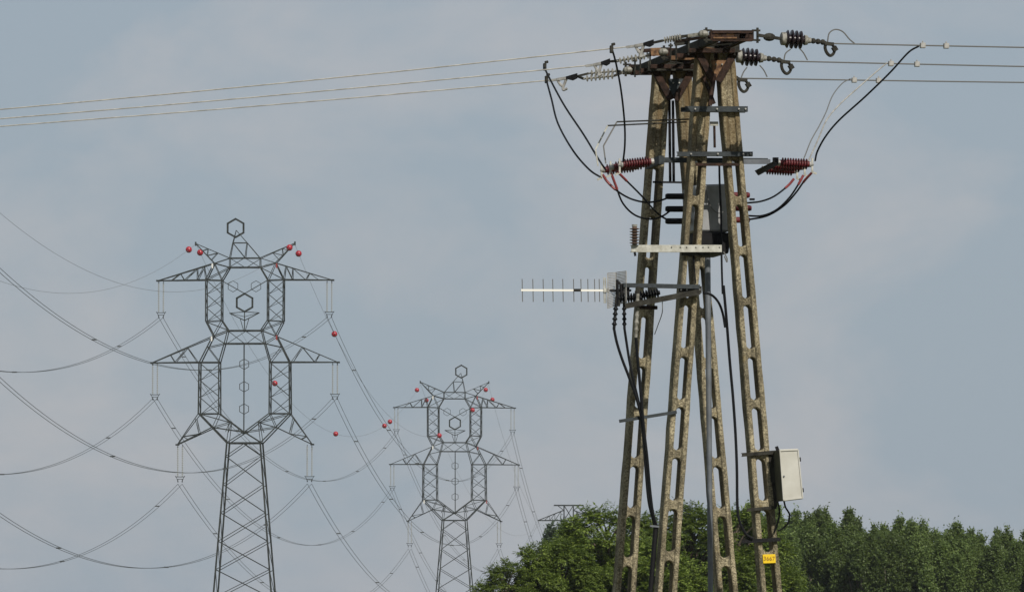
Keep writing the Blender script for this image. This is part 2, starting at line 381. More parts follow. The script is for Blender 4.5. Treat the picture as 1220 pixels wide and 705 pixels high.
    # crossarms
    def arm(tip, bot, top, zig, w=0.12):
        for g_ in ((lambda x: x), M_):
            p = Part('crossarm'); th = 0.18
            p.chord((g_(tip[0]), tip[1]), (g_(bot[0]), bot[1]), w + 0.03, th, None); p.chord((g_(tip[0]), tip[1]), (g_(top[0]), top[1]), w, th, None)
            L_ = lambda a, b, t: (a[0] + (b[0] - a[0]) * t, a[1] + (b[1] - a[1]) * t)
            def nd(t, up):
                x, y = L_(tip, top if up else bot, t); h = th + (hd((top if up else bot)[1]) - th) * t
                return (g_(x), y), h
            for (t0, u0), (t1, u1) in zip(zig, zig[1:]):
                a, ha = nd(t0, u0); b, hb = nd(t1, u1); p.brace(a, b, 0.075, (-1, 1), ha, hb)
                if not u1: p.cross(b, 0.07, hb)
                p.raw(P(*a, -1, ha), P(*b, 1, hb), 0.05)
            p.mb.obox(P(g_(tip[0]), tip[1], 0), (0.16, 0, 0), (0, 0.28, 0), (0, 0, 0.07))
            p.done()
    arm((187, 334), (245, 333.4), (254.7, 313.4), [(0.28, False), (0.40, True), (0.55, False), (0.70, True), (0.82, False), (0.82, True), (1.0, False)])
    arm((180.2, 432), (238, 431.7), (253.5, 400.9), [(0.30, True), (0.48, False), (0.58, True), (0.95, False)])
    arm((210.8, 529.7), (254, 509.3), (237, 493), [(0.30, False), (0.26, True), (0.62, False), (0.85, True)], 0.11)
    # earth wire peaks (the ears)
    for g_ in ((lambda x: x), M_):
        p = Part('earth_wire_peak'); th = 0.08
        p.chord((g_(232), 289.6), (g_(273.2), 307.4), 0.10, th, None); p.chord((g_(232), 289.6), (g_(254.7), 313.4), 0.13, th, None)
        for a, b in (((240.5, 298.5), (247, 296)), ((246, 304.2), (247, 296)), ((246, 304.2), (258.5, 301.2)), ((251, 309.5), (258.5, 301.2)), ((254.7, 313.4), (273.2, 307.4))):
            p.brace((g_(a[0]), a[1]), (g_(b[0]), b[1]), 0.065, (-1, 1), 0.3, 0.3)
        p.mb.obox(P(g_(232), 290, 0), (0.06, 0, 0), (0, 0.16, 0), (0, 0, 0.18))
        p.done()
    # the hat and its bobble: leans to one side
    p = Part('hat')
    p.chord((273.2, 307.4), (276.8, 289.1), 0.10); p.chord((276.8, 289.1), (280.6, 274), 0.085, None, 0.05)
    p.chord((309.4, 307.4), (293.8, 289.1), 0.10); p.chord((293.8, 289.1), (280.6, 274), 0.085, None, 0.05)
    p.chord((276.8, 289.1), (293.8, 289.1), 0.09)
    p.brace((276.8, 289.1), (291.7, 307.4)); p.brace((293.8, 289.1), (291.7, 307.4)); p.cross((276.8, 289.1)); p.cross((293.8, 289.1))
    p.done()
    def hexring(nm, cx, cy, r, w, y0=-0.75):
        m = MB(); c = Vector((mirror * (cx - 291.5) / PXM, y0, Z(cy)))
        q = [c + Vector((math.sin(k * math.pi / 3), 0, math.cos(k * math.pi / 3))) * (r / PXM) for k in range(6)]
        for k in range(6):
            a, b = q[k], q[(k + 1) % 6]; e = (b - a).normalized() * w * 0.28
            m.bar(a - e, b + e, w, w * 0.7, (0, 1, 0))
        return mesh_obj(nm, m, 'tower_steel', root)
    hexring('bobble', 279.9, 271.4, 11.0, 0.17, -0.05)
    hexring('nose', 291.8, 361.1, 10.8, 0.17); hexring('eye', 277.9, 341.6, 6.6, 0.05); hexring('eye', 305.4, 341.6, 6.6, 0.05)
    hexring('button', 291.7, 434.4, 6.2, 0.06, -0.88); hexring('button', 291.7, 461.2, 6.2, 0.06, -0.9); hexring('button', 291.7, 487.8, 6.2, 0.06, -0.92)
    m = MB()
    for a, b, w in (((273.8, 373.6), (291.8, 372), .07), ((309.6, 373.2), (291.8, 372), .07), ((273.8, 373.6), (291.8, 382.3), .085), ((309.6, 373.2), (291.8, 382.3), .085),
                    ((273.8, 373.6), (291.8, 377.8), .05), ((309.6, 373.2), (291.8, 377.8), .05), ((291.8, 371.5), (291.8, 393.6), .085), ((286.5, 379.6), (290.5, 393.6), .06), ((297.3, 379.4), (293, 393.6), .06)):
        m.bar(P(*a, -1, 0.78), P(*b, -1, 0.78), w, 0.06, (0, 1, 0))
    mesh_obj('mouth', m, 'tower_steel', root)
    m = MB(); m.bar(P(291.5, 410, -1, 0.86), P(291.5, 515, -1, 0.95), 0.11, 0.08, (0, 1, 0)); mesh_obj('button_rod', m, 'tower_steel', root)
    WL, RL = ('plate_white', 'plate_red') if mirror > 0 else ('plate_red', 'plate_white')
    for x, y, c in ((253, 317, WL), (M_(253), 317, RL), (252.6, 404, WL), (M_(252.6), 403, RL), *(() if mirror > 0 else ((237.4, 496.5, WL), (M_(237.4), 496.5, RL)))):
        m = MB(); m.obox(P(x, y, -1, hd(y) + 0.16), (0.07, 0, 0), (0, 0.012, 0), (0, 0, 0.22)); mesh_obj('phase_plate', m, c, root)
    return root

def copy_tree(o, parent=None):
    c = o.copy(); COL.objects.link(c); c.parent = parent
    for ch in list(o.children): copy_tree(ch, c)
    return c

T1 = Vector((-24.88, 625, 0)); Y1 = 0.06
T2 = Vector((-7.75, 905, 0)); Y2 = -0.11
T0 = Vector((-46.35, 439.8, 0)); Y0 = 0.527
GP = 'clown-shaped lattice pylons'
tw1 = tower('lattice_pylon', 'larger clown-shaped dark lattice pylon, its hat leaning away from the concrete pole', 1, GP)
tw1.location = T1; tw1.rotation_euler.z = -Y1
tw2 = tower('lattice_pylon', 'smaller clown-shaped lattice pylon beside the trees, its hat leaning toward the concrete pole', -1, GP)
tw2.location = T2; tw2.rotation_euler.z = -Y2
tw0 = copy_tree(tw1); tw0.location = T0 + Vector((0, 0, -0.85)); tw0.rotation_euler.z = -Y0
tw0['label'] = 'clown-shaped lattice pylon standing before the larger one along the line'
for o in (tw1, tw2, tw0): pass

# third pylon, far behind the trees: flat topped
def far_tower(loc):
    root = thing('lattice_pylon', (0, 0, 0), 'faraway flat-topped lattice pylon rising from behind the tree tops', 'pylon')
    s = 8000 / 1300.0; X = lambda px: (px - 677.5) / s; Z = lambda py: (825 - py) / s + 1.7
    def hw(z): return 0.9 + max(0, Z(640) - z) * 0.075
    def P(sx, sy, z): return Vector((sx * hw(z), sy * hw(z), z))
    m = MB()
    for sx in (-1, 1):
        for sy in (-1, 1): m.angle(P(sx, sy, 0), P(sx, sy, Z(640)), 0.28); m.angle(P(sx, sy, Z(640)), P(sx, sy, Z(602)), 0.22)
    mast = mesh_obj('mast', m, 'tower_steel', root)
    zs = [0, 5, 9.5, 13.5, 17, 20, 23, 26, 29, 31.7, Z(620), Z(602)]
    for z0, z1 in zip(zs, zs[1:]):
        for sy in (-1, 1):
            for a in (-1, 1):
                b = MB(); b.angle(P(a, sy, z0), P(-a, sy, z1), 0.13); mesh_obj('brace', b, 'tower_steel', mast)
        for sx in (-1, 1):
            b = MB(); b.angle(P(sx, -1, z0), P(sx, 1, z1), 0.13); mesh_obj('brace', b, 'tower_steel', mast)
    m = MB()
    for sy in (-1, 1): m.angle((X(660), sy * 0.5, Z(602)), (X(695), sy * 0.5, Z(602)), 0.24)
    for x in (660, 666, 672, 683, 689, 695): m.bar((X(x), -0.5, Z(602)), (X(x), 0.5, Z(602)), 0.1, 0.1)
    top = mesh_obj('top_beam', m, 'tower_steel', root)
    for x0, x1 in ((664, 672), (691, 683)):
        b = MB(); b.angle((X(x0), 0, Z(602)), (X(x1), 0, Z(608)), 0.13); mesh_obj('brace', b, 'tower_steel', top)
    for zc, hl in ((Z(620), 5.95), (Z(620) - 6.2, 7.6), (Z(620) - 12.4, 5.95)):
        for sx in (-1, 1):
            m = MB(); w = hw(zc)
            for sy in (-1, 1):
                m.angle((sx * w * 0.2, sy * w, zc), (sx * hl, sy * 0.15, zc), 0.22); m.angle((sx * w, sy * w, zc + 2.0), (sx * hl, sy * 0.15, zc), 0.16)
            a = mesh_obj('crossarm', m, 'tower_steel', root)
            for t0, t1 in ((0.12, 0.35), (0.35, 0.55), (0.55, 0.75)):
                for sy in (-1, 1):
                    y = lambda t: sy * (w + (0.15 - w) * t)
                    xx = lambda t: sx * (w + (hl - w) * t)
                    b = MB(); b.angle((xx(t0), y(t0), zc), (xx(t0), y(t0), zc + 2 * (1 - t0)), 0.10); mesh_obj('brace', b, 'tower_steel', a)
                    b = MB(); b.angle((xx(t0), y(t0), zc + 2 * (1 - t0)), (xx(t1), y(t1), zc), 0.10); mesh_obj('brace', b, 'tower_steel', a)
    root.location = loc
    return root
T3 = Vector((at(677.5, 620, 1300).x, 1300, 0)); tw3 = far_tower(T3)

# ------------------------------------------------------------------ insulator strings, conductors, marker balls of the big line
ATT = dict(upper=(7.88, 40.05, 36.615), middle=(8.42, 32.40, 29.10), lower=(6.05, 24.75, 21.12))   # half width, arm height, conductor height
GW = (4.61, 43.5)
def D(a): return Vector((math.cos(a), -math.sin(a), 0))
string_proto = None
def strings():
    root = thing('insulator_string', (0, 0, 0), '', 'insulator')
    for x in (-0.22, 0.22):
        prof = []
        n = 17
        for k in range(n):
            t = k / n
            prof += [(t, 0.028), (t + 0.25 / n, 0.075), (t + 0.5 / n, 0.075), (t + 0.75 / n, 0.03)]
        m = MB(); m.lathe((x, 0, -0.15), (x, 0, -2.95), prof, 7); mesh_obj('insulator', m, 'glass_disc', root)
        m = MB(); m.tube([(x, 0, 0.0), (x, 0, -0.2)], 0.03, 5); mesh_obj('shackle', m, 'tower_steel', root)
    m = MB(); m.bar((-0.42, 0, -2.97), (0.42, 0, -2.97), 0.05, 0.06); m.bar((-0.36, 0, -3.0), (-0.2, 0, -3.4), 0.04, 0.04); m.bar((0.36, 0, -3.0), (0.2, 0, -3.4), 0.04, 0.04); m.bar((-0.3, 0, -3.18), (0.3, 0, -3.18), 0.04, 0.05)
    for x in (-0.42, 0.42): m.obox((x, 0, -2.92), (0.03, 0, 0), (0, 0.10, 0), (0, 0, 0.03))
    for x in (-0.2, 0.2): m.bar((x, -0.22, -3.42), (x, 0.22, -3.42), 0.07, 0.09); m.bar((x, 0, -3.2), (x, 0, -3.42), 0.04, 0.04)
    mesh_obj('yoke_plate', m, 'tower_steel', root)
    return root
towers = [(T0, Y0, -0.85, 'first'), (T1, Y1, 0, 'larger'), (T2, Y2, 0, 'smaller')]
for (T, yw, dz, tn) in towers:
    for lv, (w, za, zc) in ATT.items():
        for sd in (-1, 1):
            if string_proto is None: st = string_proto = strings()
            else: st = copy_tree(string_proto)
            st.location = T + D(yw) * sd * w + Vector((0, 0, za + dz)); st.rotation_euler.z = -yw
            st['label'] = f'twin glass insulator string under the {lv} crossarm of the {tn} clown pylon'
            st['group'] = f'insulator strings of the {tn} clown pylon'

def sag(A, B, S, n=72):
    out = []
    for i in range(n + 1):
        t = i / n; p = A.lerp(B, t); p.z -= 4 * S * t * (1 - t); out.append(p)
    return out
def bundle(A, B, ya, yb, S, label, group, n=72):
    root = thing('conductor_bundle', tuple(A), label, 'power line', group)
    cs = []
    for q in (-0.2, 0.2):
        pts = sag(A + D(ya) * q, B + D(yb) * q, S, n); m = MB(); m.tube(pts, 0.021, 5); mesh_obj('conductor', m, 'line_conductor', root); cs.append(pts)
    L = (B - A).length; k = max(2, int(L / 42))
    for i in range(1, k + 1):
        j = int((i - 0.45 + 0.2 * math.sin(i * 7 + A.x)) / k * n); j = min(max(j, 1), n - 1)
        m = MB(); m.bar(cs[0][j], cs[1][j], 0.07, 0.10); mesh_obj('spacer', m, 'line_conductor', root)
SAG01 = dict(upper=8.55, middle=9.45, lower=9.11); SAG12 = dict(upper=10.37, middle=10.39, lower=9.82)
VZ = Vector((0, 0, 1))
T3ARM = dict(upper=(5.95, 34.9), middle=(7.6, 28.7), lower=(5.95, 22.5))
for lv, (w, za, zc) in ATT.items():
    for sd in (-1, 1):
        A0 = T0 + D(Y0) * sd * w + VZ * (zc - 0.85); A1 = T1 + D(Y1) * sd * w + VZ * zc; A2 = T2 + D(Y2) * sd * w + VZ * (zc - 0.02)
        w3, z3 = T3ARM[lv]; A3 = T3 + Vector((sd * w3, 0, z3))
        bundle(A0, A1, Y0, Y1, SAG01[lv], f'twin conductors from the {lv} arm of the larger clown pylon, leading away from the smaller', 'conductors on the near side of the larger pylon')
        bundle(A1, A2, Y1, Y2, SAG12[lv], f'twin conductors sagging between the {lv} arms of the two clown pylons', 'conductors between the clown pylons')
        bundle(A2, A3, Y2, 0, 14.0, f'twin conductors from the {lv} arm of the smaller clown pylon into the trees', 'conductors beyond the smaller pylon')
GWC = {}
for sd in (-1, 1):
    A0 = T0 + D(Y0) * sd * GW[0] + VZ * (GW[1] - 0.85); A1 = T1 + D(Y1) * sd * GW[0] + VZ * GW[1]; A2 = T2 + D(Y2) * sd * GW[0] + VZ * (GW[1] - 0.3)
    A3 = T3 + Vector((sd * 2.8, 0, (825 - 602) / (8000 / 1300) + 1.7))
    for k, (a, b, s, lab) in enumerate(((A0, A1, 8.94, 'thin earth wire from the ear of the larger clown pylon, leading away from the smaller'),
                                        (A1, A2, 11.88, 'thin earth wire strung with red balls between the two clown pylons'),
                                        (A2, A3, 12.0, 'thin earth wire running from the ear of the smaller clown pylon to the faraway one'))):
        pts = sag(a, b, s, 120); m = MB(); m.tube(pts, 0.013, 5)
        tag(mesh_obj('earth_wire', m, 'earth_conductor', None, tuple(a)), lab, 'power line', 'earth wires of the pylon line'); GWC[sd, k] = pts
def proj(p):
    y = p.y; z = p.z - EYE; d = y * CP + z * SP; u = -y * SP + z * CP
    return 610 + F * p.x / d, 352.5 - F * u / d
def nearest(sd, k, px, py):
    pts = GWC[sd, k]; best = None
    for a, b in zip(pts, pts[1:]):
        for t in (0, .25, .5, .75):
            q = a.lerp(b, t); x, y = proj(q); e = (x - px) ** 2 + (y - py) ** 2
            if best is None or e < best[0]: best = (e, q)
    return best[1]
ball_me = None
for sd, k, px, py, lab in ((-1, 0, 226, 298, 'red marker ball on the earth wire just off the ear of the larger clown pylon'), (-1, 1, 236, 303, 'red marker ball on the earth wire just off the ear of the larger clown pylon'),
                      (1, 0, 346, 296, 'red marker ball on the earth wire just off the ear of the larger clown pylon'), (1, 1, 355, 303, 'red marker ball on the earth wire just off the ear of the larger clown pylon'),
                      (1, 1, 397, 399, 'red marker ball beside the conductors close above the middle arm of the larger clown pylon'),
                      (-1, 1, 326, 457, 'red marker ball seen against the body column of the larger clown pylon'),
                      (-1, 1, 400, 516, 'lone red marker ball at the low point of the earth wire between the clown pylons'),
                      (-1, 1, 458, 507, 'one of two close red marker balls beside the upper arm of the smaller clown pylon'),
                      (-1, 1, 466, 504, 'one of two close red marker balls beside the upper arm of the smaller clown pylon'),
                      (-1, 1, 497, 465, 'red marker ball on the earth wire just off the ear of the smaller clown pylon'),
                      (-1, 2, 508, 477, 'red marker ball overlapping the upper crossarm of the smaller clown pylon'),
                      (1, 1, 524, 521, 'red marker ball by the chin of the smaller clown pylon'),
                      (1, 1, 565, 490, 'red marker ball overlapping the cheek column of the smaller clown pylon'),
                      (1, 1, 580, 465, 'red marker ball on the earth wire just off the ear of the smaller clown pylon'),
                      (1, 2, 587.4, 475, 'red marker ball above the upper crossarm of the smaller clown pylon')):
    q = nearest(sd, k, px, py)
    root = thing('marker_ball', tuple(q), lab, 'marker ball', 'red aircraft warning balls')
    m = MB(); m.sphere(q, 0.30, 16, 10); mesh_obj('ball', m, 'ball_red', root, smooth=True)
    m = MB(); m.tube([q + Vector((0, -0.33, 0.02)), q + Vector((0, 0.33, 0))], 0.035, 6); mesh_obj('wire_clamp', m, 'tower_steel', root)

# ------------------------------------------------------------------ the concrete pole: two A-frames side by side
PHI = R(11.5)
U = Vector((math.cos(PHI), math.sin(PHI), 0)); NB = Vector((-math.sin(PHI), math.cos(PHI), 0))   # along the frame, and to the back
O = at(848, 60, 73.0)
def pl(px, py, t):                      # point on the plane t metres behind the front face of the front frame
    d = ray(px, py); e = Vector((0, 0, EYE)); k = ((O - e).dot(NB) + t) / d.dot(NB); return e + d * k
def loc(p): q = p - O; return q.dot(U), q.dot(NB), p.z
def wl(s, t, z): return Vector((O.x, O.y, 0)) + U * s + NB * t + VZ * z
base = Vector((O.x, O.y, 0)) + NB * 0.9
POLE = thing('concrete_pole', tuple(base), 'four-legged weathered concrete power pole with slotted legs and rusty steel head', 'power pole')
rng = random.Random(3)
def leg(t, edges, ztop_px, slots):
    """edges: ((py, left, right), (py, left, right)) in the picture; slots: tops and bottoms"""
    (ya, la, ra), (yb, lb, rb) = edges
    a0, a1 = loc(pl(la, ya, t)), loc(pl(ra, ya, t)); b0, b1 = loc(pl(lb, yb, t)), loc(pl(rb, yb, t))
    def ed(z): k = (z - a0[2]) / (b0[2] - a0[2]); return a0[0] + (b0[0] - a0[0]) * k, a1[0] + (b1[0] - a1[0]) * k
    zt = loc(pl((la + ra) / 2, ztop_px, t))[2]; dep = 0.205; rail = 0.056
    xm = (la + ra) / 2
    sl_ = [(loc(pl(xm, y0, t))[2], loc(pl(xm, y1, t))[2]) for y0, y1 in slots]
    pitch = (sl_[-2][0] - sl_[-1][0]); ln = sl_[-1][0] - sl_[-1][1]
    while sl_[-1][1] > 1.2: z0 = sl_[-1][0] - pitch; sl_.append((z0, z0 - ln))
    mb = MB()
    j = lambda q=0.004: rng.uniform(-q, q)
    # rails
    nseg = 40; zs = [zt * (1 - i / nseg) for i in range(nseg + 1)]
    for side in (0, 1):
        ring = []
        for z in zs:
            l, r = ed(z); x0, x1 = (l, l + rail) if side == 0 else (r - rail, r)
            if side == 0: x0 += j()
            else: x1 += j()
            jf = j(0.003)
            ring.append([wl(x0, t + jf, z), wl(x1, t + jf, z), wl(x1, t + dep, z), wl(x0, t + dep, z)])
        vs_ = [p for q in ring for p in q]
        fs_ = [(i * 4 + k, i * 4 + (k + 1) % 4, (i + 1) * 4 + (k + 1) % 4, (i + 1) * 4 + k) for i in range(nseg) for k in range(4)]
        mb.add(vs_, fs_ + [(3, 2, 1, 0), tuple(nseg * 4 + k for k in range(4))])
    # webs between the slots, with rounded ends
    def web(z1, z0, arc_top, arc_bot):
        n = 8; rows = []
        for i in range(n + 1):
            q = i / n; l, r = ed((z0 + z1) / 2); wd = (r - l) - 2 * rail + 0.012; x = l + rail - 0.006 + wd * q
            h = 0.5 * wd * 1.15 * (1 - math.sqrt(max(0, 1 - (2 * q - 1) ** 2)))
            xsh = lambda z: x + (ed(z)[0] + ed(z)[1]) / 2 - (l + r) / 2
            zt_, zb_ = z1 + (h if arc_top else 0) + j(0.003), z0 - (h if arc_bot else 0) + j(0.003)
            rows.append([wl(xsh(zt_), t + 0.016, zt_), wl(xsh(zb_), t + 0.016, zb_), wl(xsh(zb_), t + dep - 0.016, zb_), wl(xsh(zt_), t + dep - 0.016, zt_)])
        vs_ = [p for q in rows for p in q]
        fs_ = [(i * 4 + k, i * 4 + (k + 1) % 4, (i + 1) * 4 + (k + 1) % 4, (i + 1) * 4 + k) for i in range(n) for k in range(4)]
        mb.add(vs_, fs_ + [(3, 2, 1, 0), tuple(n * 4 + k for k in range(4))])
    web(zt, sl_[0][0], False, True)
    for (u0, u1), (v0, v1) in zip(sl_, sl_[1:]): web(u1, v0, True, True)
    web(sl_[-1][1], 0.0, True, False)
    return mesh_obj('leg', mb, 'concrete', POLE, bevel=0.010), ed
SF = [(190, 234), (244, 293.5), (303, 355), (363, 415), (425, 476), (485, 536), (545.5, 596), (606.5, 657)]
SB = [(200, 249), (258, 308), (317.5, 367), (377, 427), (437, 486), (496, 545.5), (555, 605), (614.5, 664)]
legB, edB = leg(0, ((120, 828, 847.5), (705, 783.5, 807)), 58, SF)
legD, edD = leg(0, ((120, 860, 880), (705, 907.5, 932)), 58, SF)
legA, edA = leg(1.8, ((120, 778.5, 797), (705, 734, 757.5)), 82, SB)
legC, edC = leg(1.8, ((120, 808.5, 827), (705, 856, 879.5)), 82, SB)

def bolts(p, t, px, py, r=0.016):
    for x in px:
        m = MB(); c = pl(x, py, t); m.lathe(c, c - NB * 0.02, [(0, r * 0.7), (1, r * 0.6)], 6); mesh_obj('bolt', m, 'aluminium', p)
# heads of the two frames: V-shaped rusty gusset angles and plates
for t, dx, dy in ((0.0, 0, 0), (1.8, -51, 22)):
    q = lambda x, y, tt=0.0: pl(x + dx, y + dy, t + tt)
    m = MB(); m.channel(q(823, 57, -0.10), q(881, 57, -0.10), 0.10, 0.09, 0.01, -NB); mesh_obj('head_beam', m, 'weathered_steel', POLE)
    m = MB(); m.channel(q(823, 57, 0.34), q(881, 57, 0.34), 0.10, 0.09, 0.01, NB); mesh_obj('head_beam', m, 'rusty_steel', POLE)
    for x0, x1 in ((832, 851), (876, 856)):
        m = MB(); m.channel(q(x0, 62, -0.03), q(x1, 97, -0.03), 0.075, 0.06, 0.008, -NB, U); mesh_obj('gusset_angle', m, 'rusty_steel', POLE)
    m = MB(); m.prism([q(847, 72, -0.012), q(866, 72, -0.012), q(860, 94, -0.012), q(851, 94, -0.012)], NB * 0.012); gp = mesh_obj('gusset_plate', m, 'rust_orange' if t == 0 else 'dark_galvanised', POLE)
    bolts(gp, t - 0.013, [853 + dx, 860 + dx], 77 + dy, 0.014)
m = MB(); m.bar(pl(851.5, 88, -0.02), pl(846, 126, -0.02), 0.04, 0.02, NB); mesh_obj('brace', m, 'rusty_steel', POLE)
m = MB(); m.bar(pl(838, 90, -0.015), pl(851, 124, -0.015), 0.035, 0.02, NB); mesh_obj('brace', m, 'rusty_steel', POLE)
# the crossarm that carries the wires: two beams running back, tied by end pieces
TF, TM, TB = -1.3, 0.75, 2.7
def shift(px, py, t0, t1): a = pl(px, py, t0); return a + NB * (t1 - t0)
for px, mt in ((850, 'weathered_steel'), (889, 'rusty_steel')):
    a = pl(px, 45, TF); b = a + NB * (TB - TF); m = MB(); m.channel(a, b, 0.09, 0.06, 0.009, -U if px < 870 else U); mesh_obj('crossarm_beam', m, mt, POLE)
for t in (TF, TM, TB):
    a = pl(848, 36.5, TF) + NB * (t - TF); b = pl(896, 36.5, TF) + NB * (t - TF)
    a2 = pl(848, 48, TF) + NB * (t - TF); b2 = pl(896, 48, TF) + NB * (t - TF)
    m = MB(); m.channel(a, b, 0.06, 0.032, 0.008, VZ, NB); mesh_obj('end_tie', m, 'rusty_steel', POLE)
    am, bm_ = a.lerp(a2, 0.42), b.lerp(b2, 0.42)
    m = MB(); m.bar(am + U * 0.02, am.lerp(bm_, 0.6), 0.02, 0.016, NB); mesh_obj('end_tie', m, 'rust_orange', POLE)
    m = MB(); m.bar(a2, b2, 0.03, 0.05, NB); mesh_obj('end_tie', m, 'rusty_steel', POLE)
    m = MB(); m.bar(a2.lerp(b2, 0.02) - NB * 0.03 + VZ * 0.022, a2.lerp(b2, 0.6) - NB * 0.03 + VZ * 0.022, 0.016, 0.012, NB); mesh_obj('end_tie', m, 'rust_orange', POLE)
    m = MB(); m.bar(a.lerp(a2, .5) + NB * 0.12, b.lerp(b2, .5) + NB * 0.12, 0.10, 0.02, NB); mesh_obj('end_tie', m, 'rusty_steel', POLE)
    for k in (0.02, 0.3, 0.62, 0.98):
        m = MB(); m.bar(a.lerp(b, k), a2.lerp(b2, k), 0.05, 0.03, NB); mesh_obj('tie_post', m, 'rusty_steel', POLE)
    for c, c2 in ((a, a2), (b, b2)):
        sg = -1 if c is a else 1
        m = MB(); m.tube([c + U * sg * 0.06 + VZ * 0.03, c2 + U * sg * 0.06 - VZ * 0.03], 0.014, 6); m.bar(c, c + U * sg * 0.09, 0.02, 0.02); m.bar(c2, c2 + U * sg * 0.09, 0.02, 0.02)
        mesh_obj('shackle_pin', m, 'weathered_steel', POLE)
# clutter of old flats, angles and bolts on the crossarm
rh = random.Random(5)
b0 = pl(850, 45, TF); b1 = pl(889, 45, TF)
for k in range(9):
    t0 = 0.25 + k * 0.42; t1 = t0 + 0.42; a, b = (b0 + NB * t0, b1 + NB * t1) if k % 2 else (b1 + NB * t0, b0 + NB * t1)
    m = MB(); m.bar(a - VZ * 0.035, b - VZ * 0.035, 0.035, 0.012); mesh_obj('lacing_flat', m, rh.choice(['rusty_steel', 'rust_orange', 'weathered_steel']), POLE)
for t in (-0.55, 0.05, 0.32, 1.35, 1.85, 2.12):
    a = b0 + NB * (t - TF) - U * 0.10; b = b1 + NB * (t - TF) + U * 0.05
    m = MB(); m.angle(a - VZ * 0.07, b - VZ * 0.07, 0.045, 0.007, NB); mesh_obj('cross_angle', m, rh.choice(['rusty_steel', 'rusty_steel', 'rust_orange']), POLE)
    for q in (a, b):
        m = MB(); m.tube([q + VZ * 0.09, q - VZ * 0.12], 0.010, 6); m.obox(q + VZ * 0.065, U * 0.022, NB * 0.022, VZ * 0.010); mesh_obj('stud_bolt', m, 'weathered_steel', POLE)
m = MB(); m.prism([pl(775, 57.5, TM), pl(800, 56.5, TM), pl(800, 66, TM), pl(776, 67, TM)], NB * 0.012); mesh_obj('side_plate', m, 'rust_orange', POLE)
for y in (85.5, 88.5):
    m = MB(); m.bar(pl(756, y, TB - 0.1), pl(792, y - 0.4, TB - 0.1), 0.014, 0.02, NB); mesh_obj('flat_bar', m, 'weathered_steel', POLE)
m = MB(); m.angle(pl(800, 45, -0.9), pl(842, 40.5, -1.2), 0.028, 0.006, NB); mesh_obj('flat_bar', m, 'weathered_steel', POLE)
m = MB(); m.angle(pl(806, 49.5, -0.6), pl(846, 43.5, -1.2), 0.030, 0.006, NB); mesh_obj('flat_bar', m, 'rusty_steel', POLE)
m = MB(); m.prism([pl(803, 47, -0.5), pl(822, 45.5, -0.5), pl(822, 53, -0.5), pl(804, 55, -0.5)], NB * 0.012); mesh_obj('side_plate', m, 'weathered_steel', POLE)
m = MB(); m.prism([pl(758, 59, TM + .1), pl(778, 57.5, TM + .1), pl(780, 62, TM + .1), pl(760, 63.5, TM + .1)], NB * 0.012); mesh_obj('side_plate', m, 'rusty_steel', POLE)
# galvanised straps across the front frame
def strap(x0, x1, py, t, h, mt, bx, w=0.05, tail=True):
    m = MB(); m.channel(pl(x0, py, t), pl(x1, py, t), h, w, 0.007, -NB); o = mesh_obj('strap', m, mt, POLE); bolts(o, t, bx, py); return o
strap(817, 891, 130, -0.055, 0.060, 'dark_galvanised', [828, 854, 880, 888])
m = MB(); m.channel(pl(811, 131, 0.30), pl(887, 132, 0.30), 0.05, 0.04, 0.007, NB); mesh_obj('strap', m, 'dark_galvanised', POLE)
strap(807, 897, 183.5, -0.055, 0.050, 'dark_galvanised', [823, 855, 885, 894])
m = MB(); m.bar(pl(846, 147.5, 0.1), pl(855.5, 147.5, 0.1), 0.045, 0.02, NB); mesh_obj('spacer_plate', m, 'light_galvanised', POLE)
m = MB(); m.tube([pl(851, 150, 0.1), pl(851.5, 176, 0.1)], 0.014, 6); mesh_obj('tie_rod', m, 'rusty_steel', POLE)
m = MB(); m.channel(pl(829, 196, -0.02), pl(880, 196, -0.02), 0.03, 0.03, 0.006, -NB); mesh_obj('strap', m, 'rusty_steel', POLE)
# twin rods between the legs of the back frame
for dx in (0, 4.2):
    m = MB(); m.tube([pl(797.5 + dx, 120, 1.9), pl(798.5 + dx, 217, 1.9)], 0.016, 6); mesh_obj('tie_rod', m, 'black_paint', POLE)
m = MB(); m.bar(pl(778, 217, 1.78), pl(812, 217.4, 1.78), 0.02, 0.03, NB); mesh_obj('strap', m, 'black_paint', POLE)
# termination crossarm through the pole
TA = 0.45
m = MB(); m.channel(pl(784, 190.5, TA), pl(915, 191.5, TA), 0.055, 0.05, 0.007, -NB); mesh_obj('termination_arm', m, 'dark_galvanised', POLE)
m = MB(); m.channel(pl(872, 192.5, TA - 0.06), pl(918, 192.5, TA - 0.06), 0.05, 0.04, 0.007, -NB); mesh_obj('termination_arm', m, 'pipe_grey', POLE)
# white galvanised bracket with drilled holes
wb = MB(); wb.channel(pl(752, 296, -0.11), pl(860, 296, -0.11), 0.078, 0.05, 0.007, -NB); wbo = mesh_obj('bracket_bar', wb, 'light_galvanised', POLE)
for x in (800, 810.5, 818, 829, 837.5, 844, 857):
    m = MB(); c = pl(x, 294.8, -0.11); m.lathe(c, c - NB * 0.004, [(0, 0.008), (1, 0.0075)], 6); mesh_obj('hole', m, 'black_paint', wbo)
m = MB(); m.channel(pl(812, 302, -0.07), pl(846, 302, -0.07), 0.04, 0.04, 0.006, -NB); mesh_obj('bracket_clamp', m, 'weathered_steel', POLE)
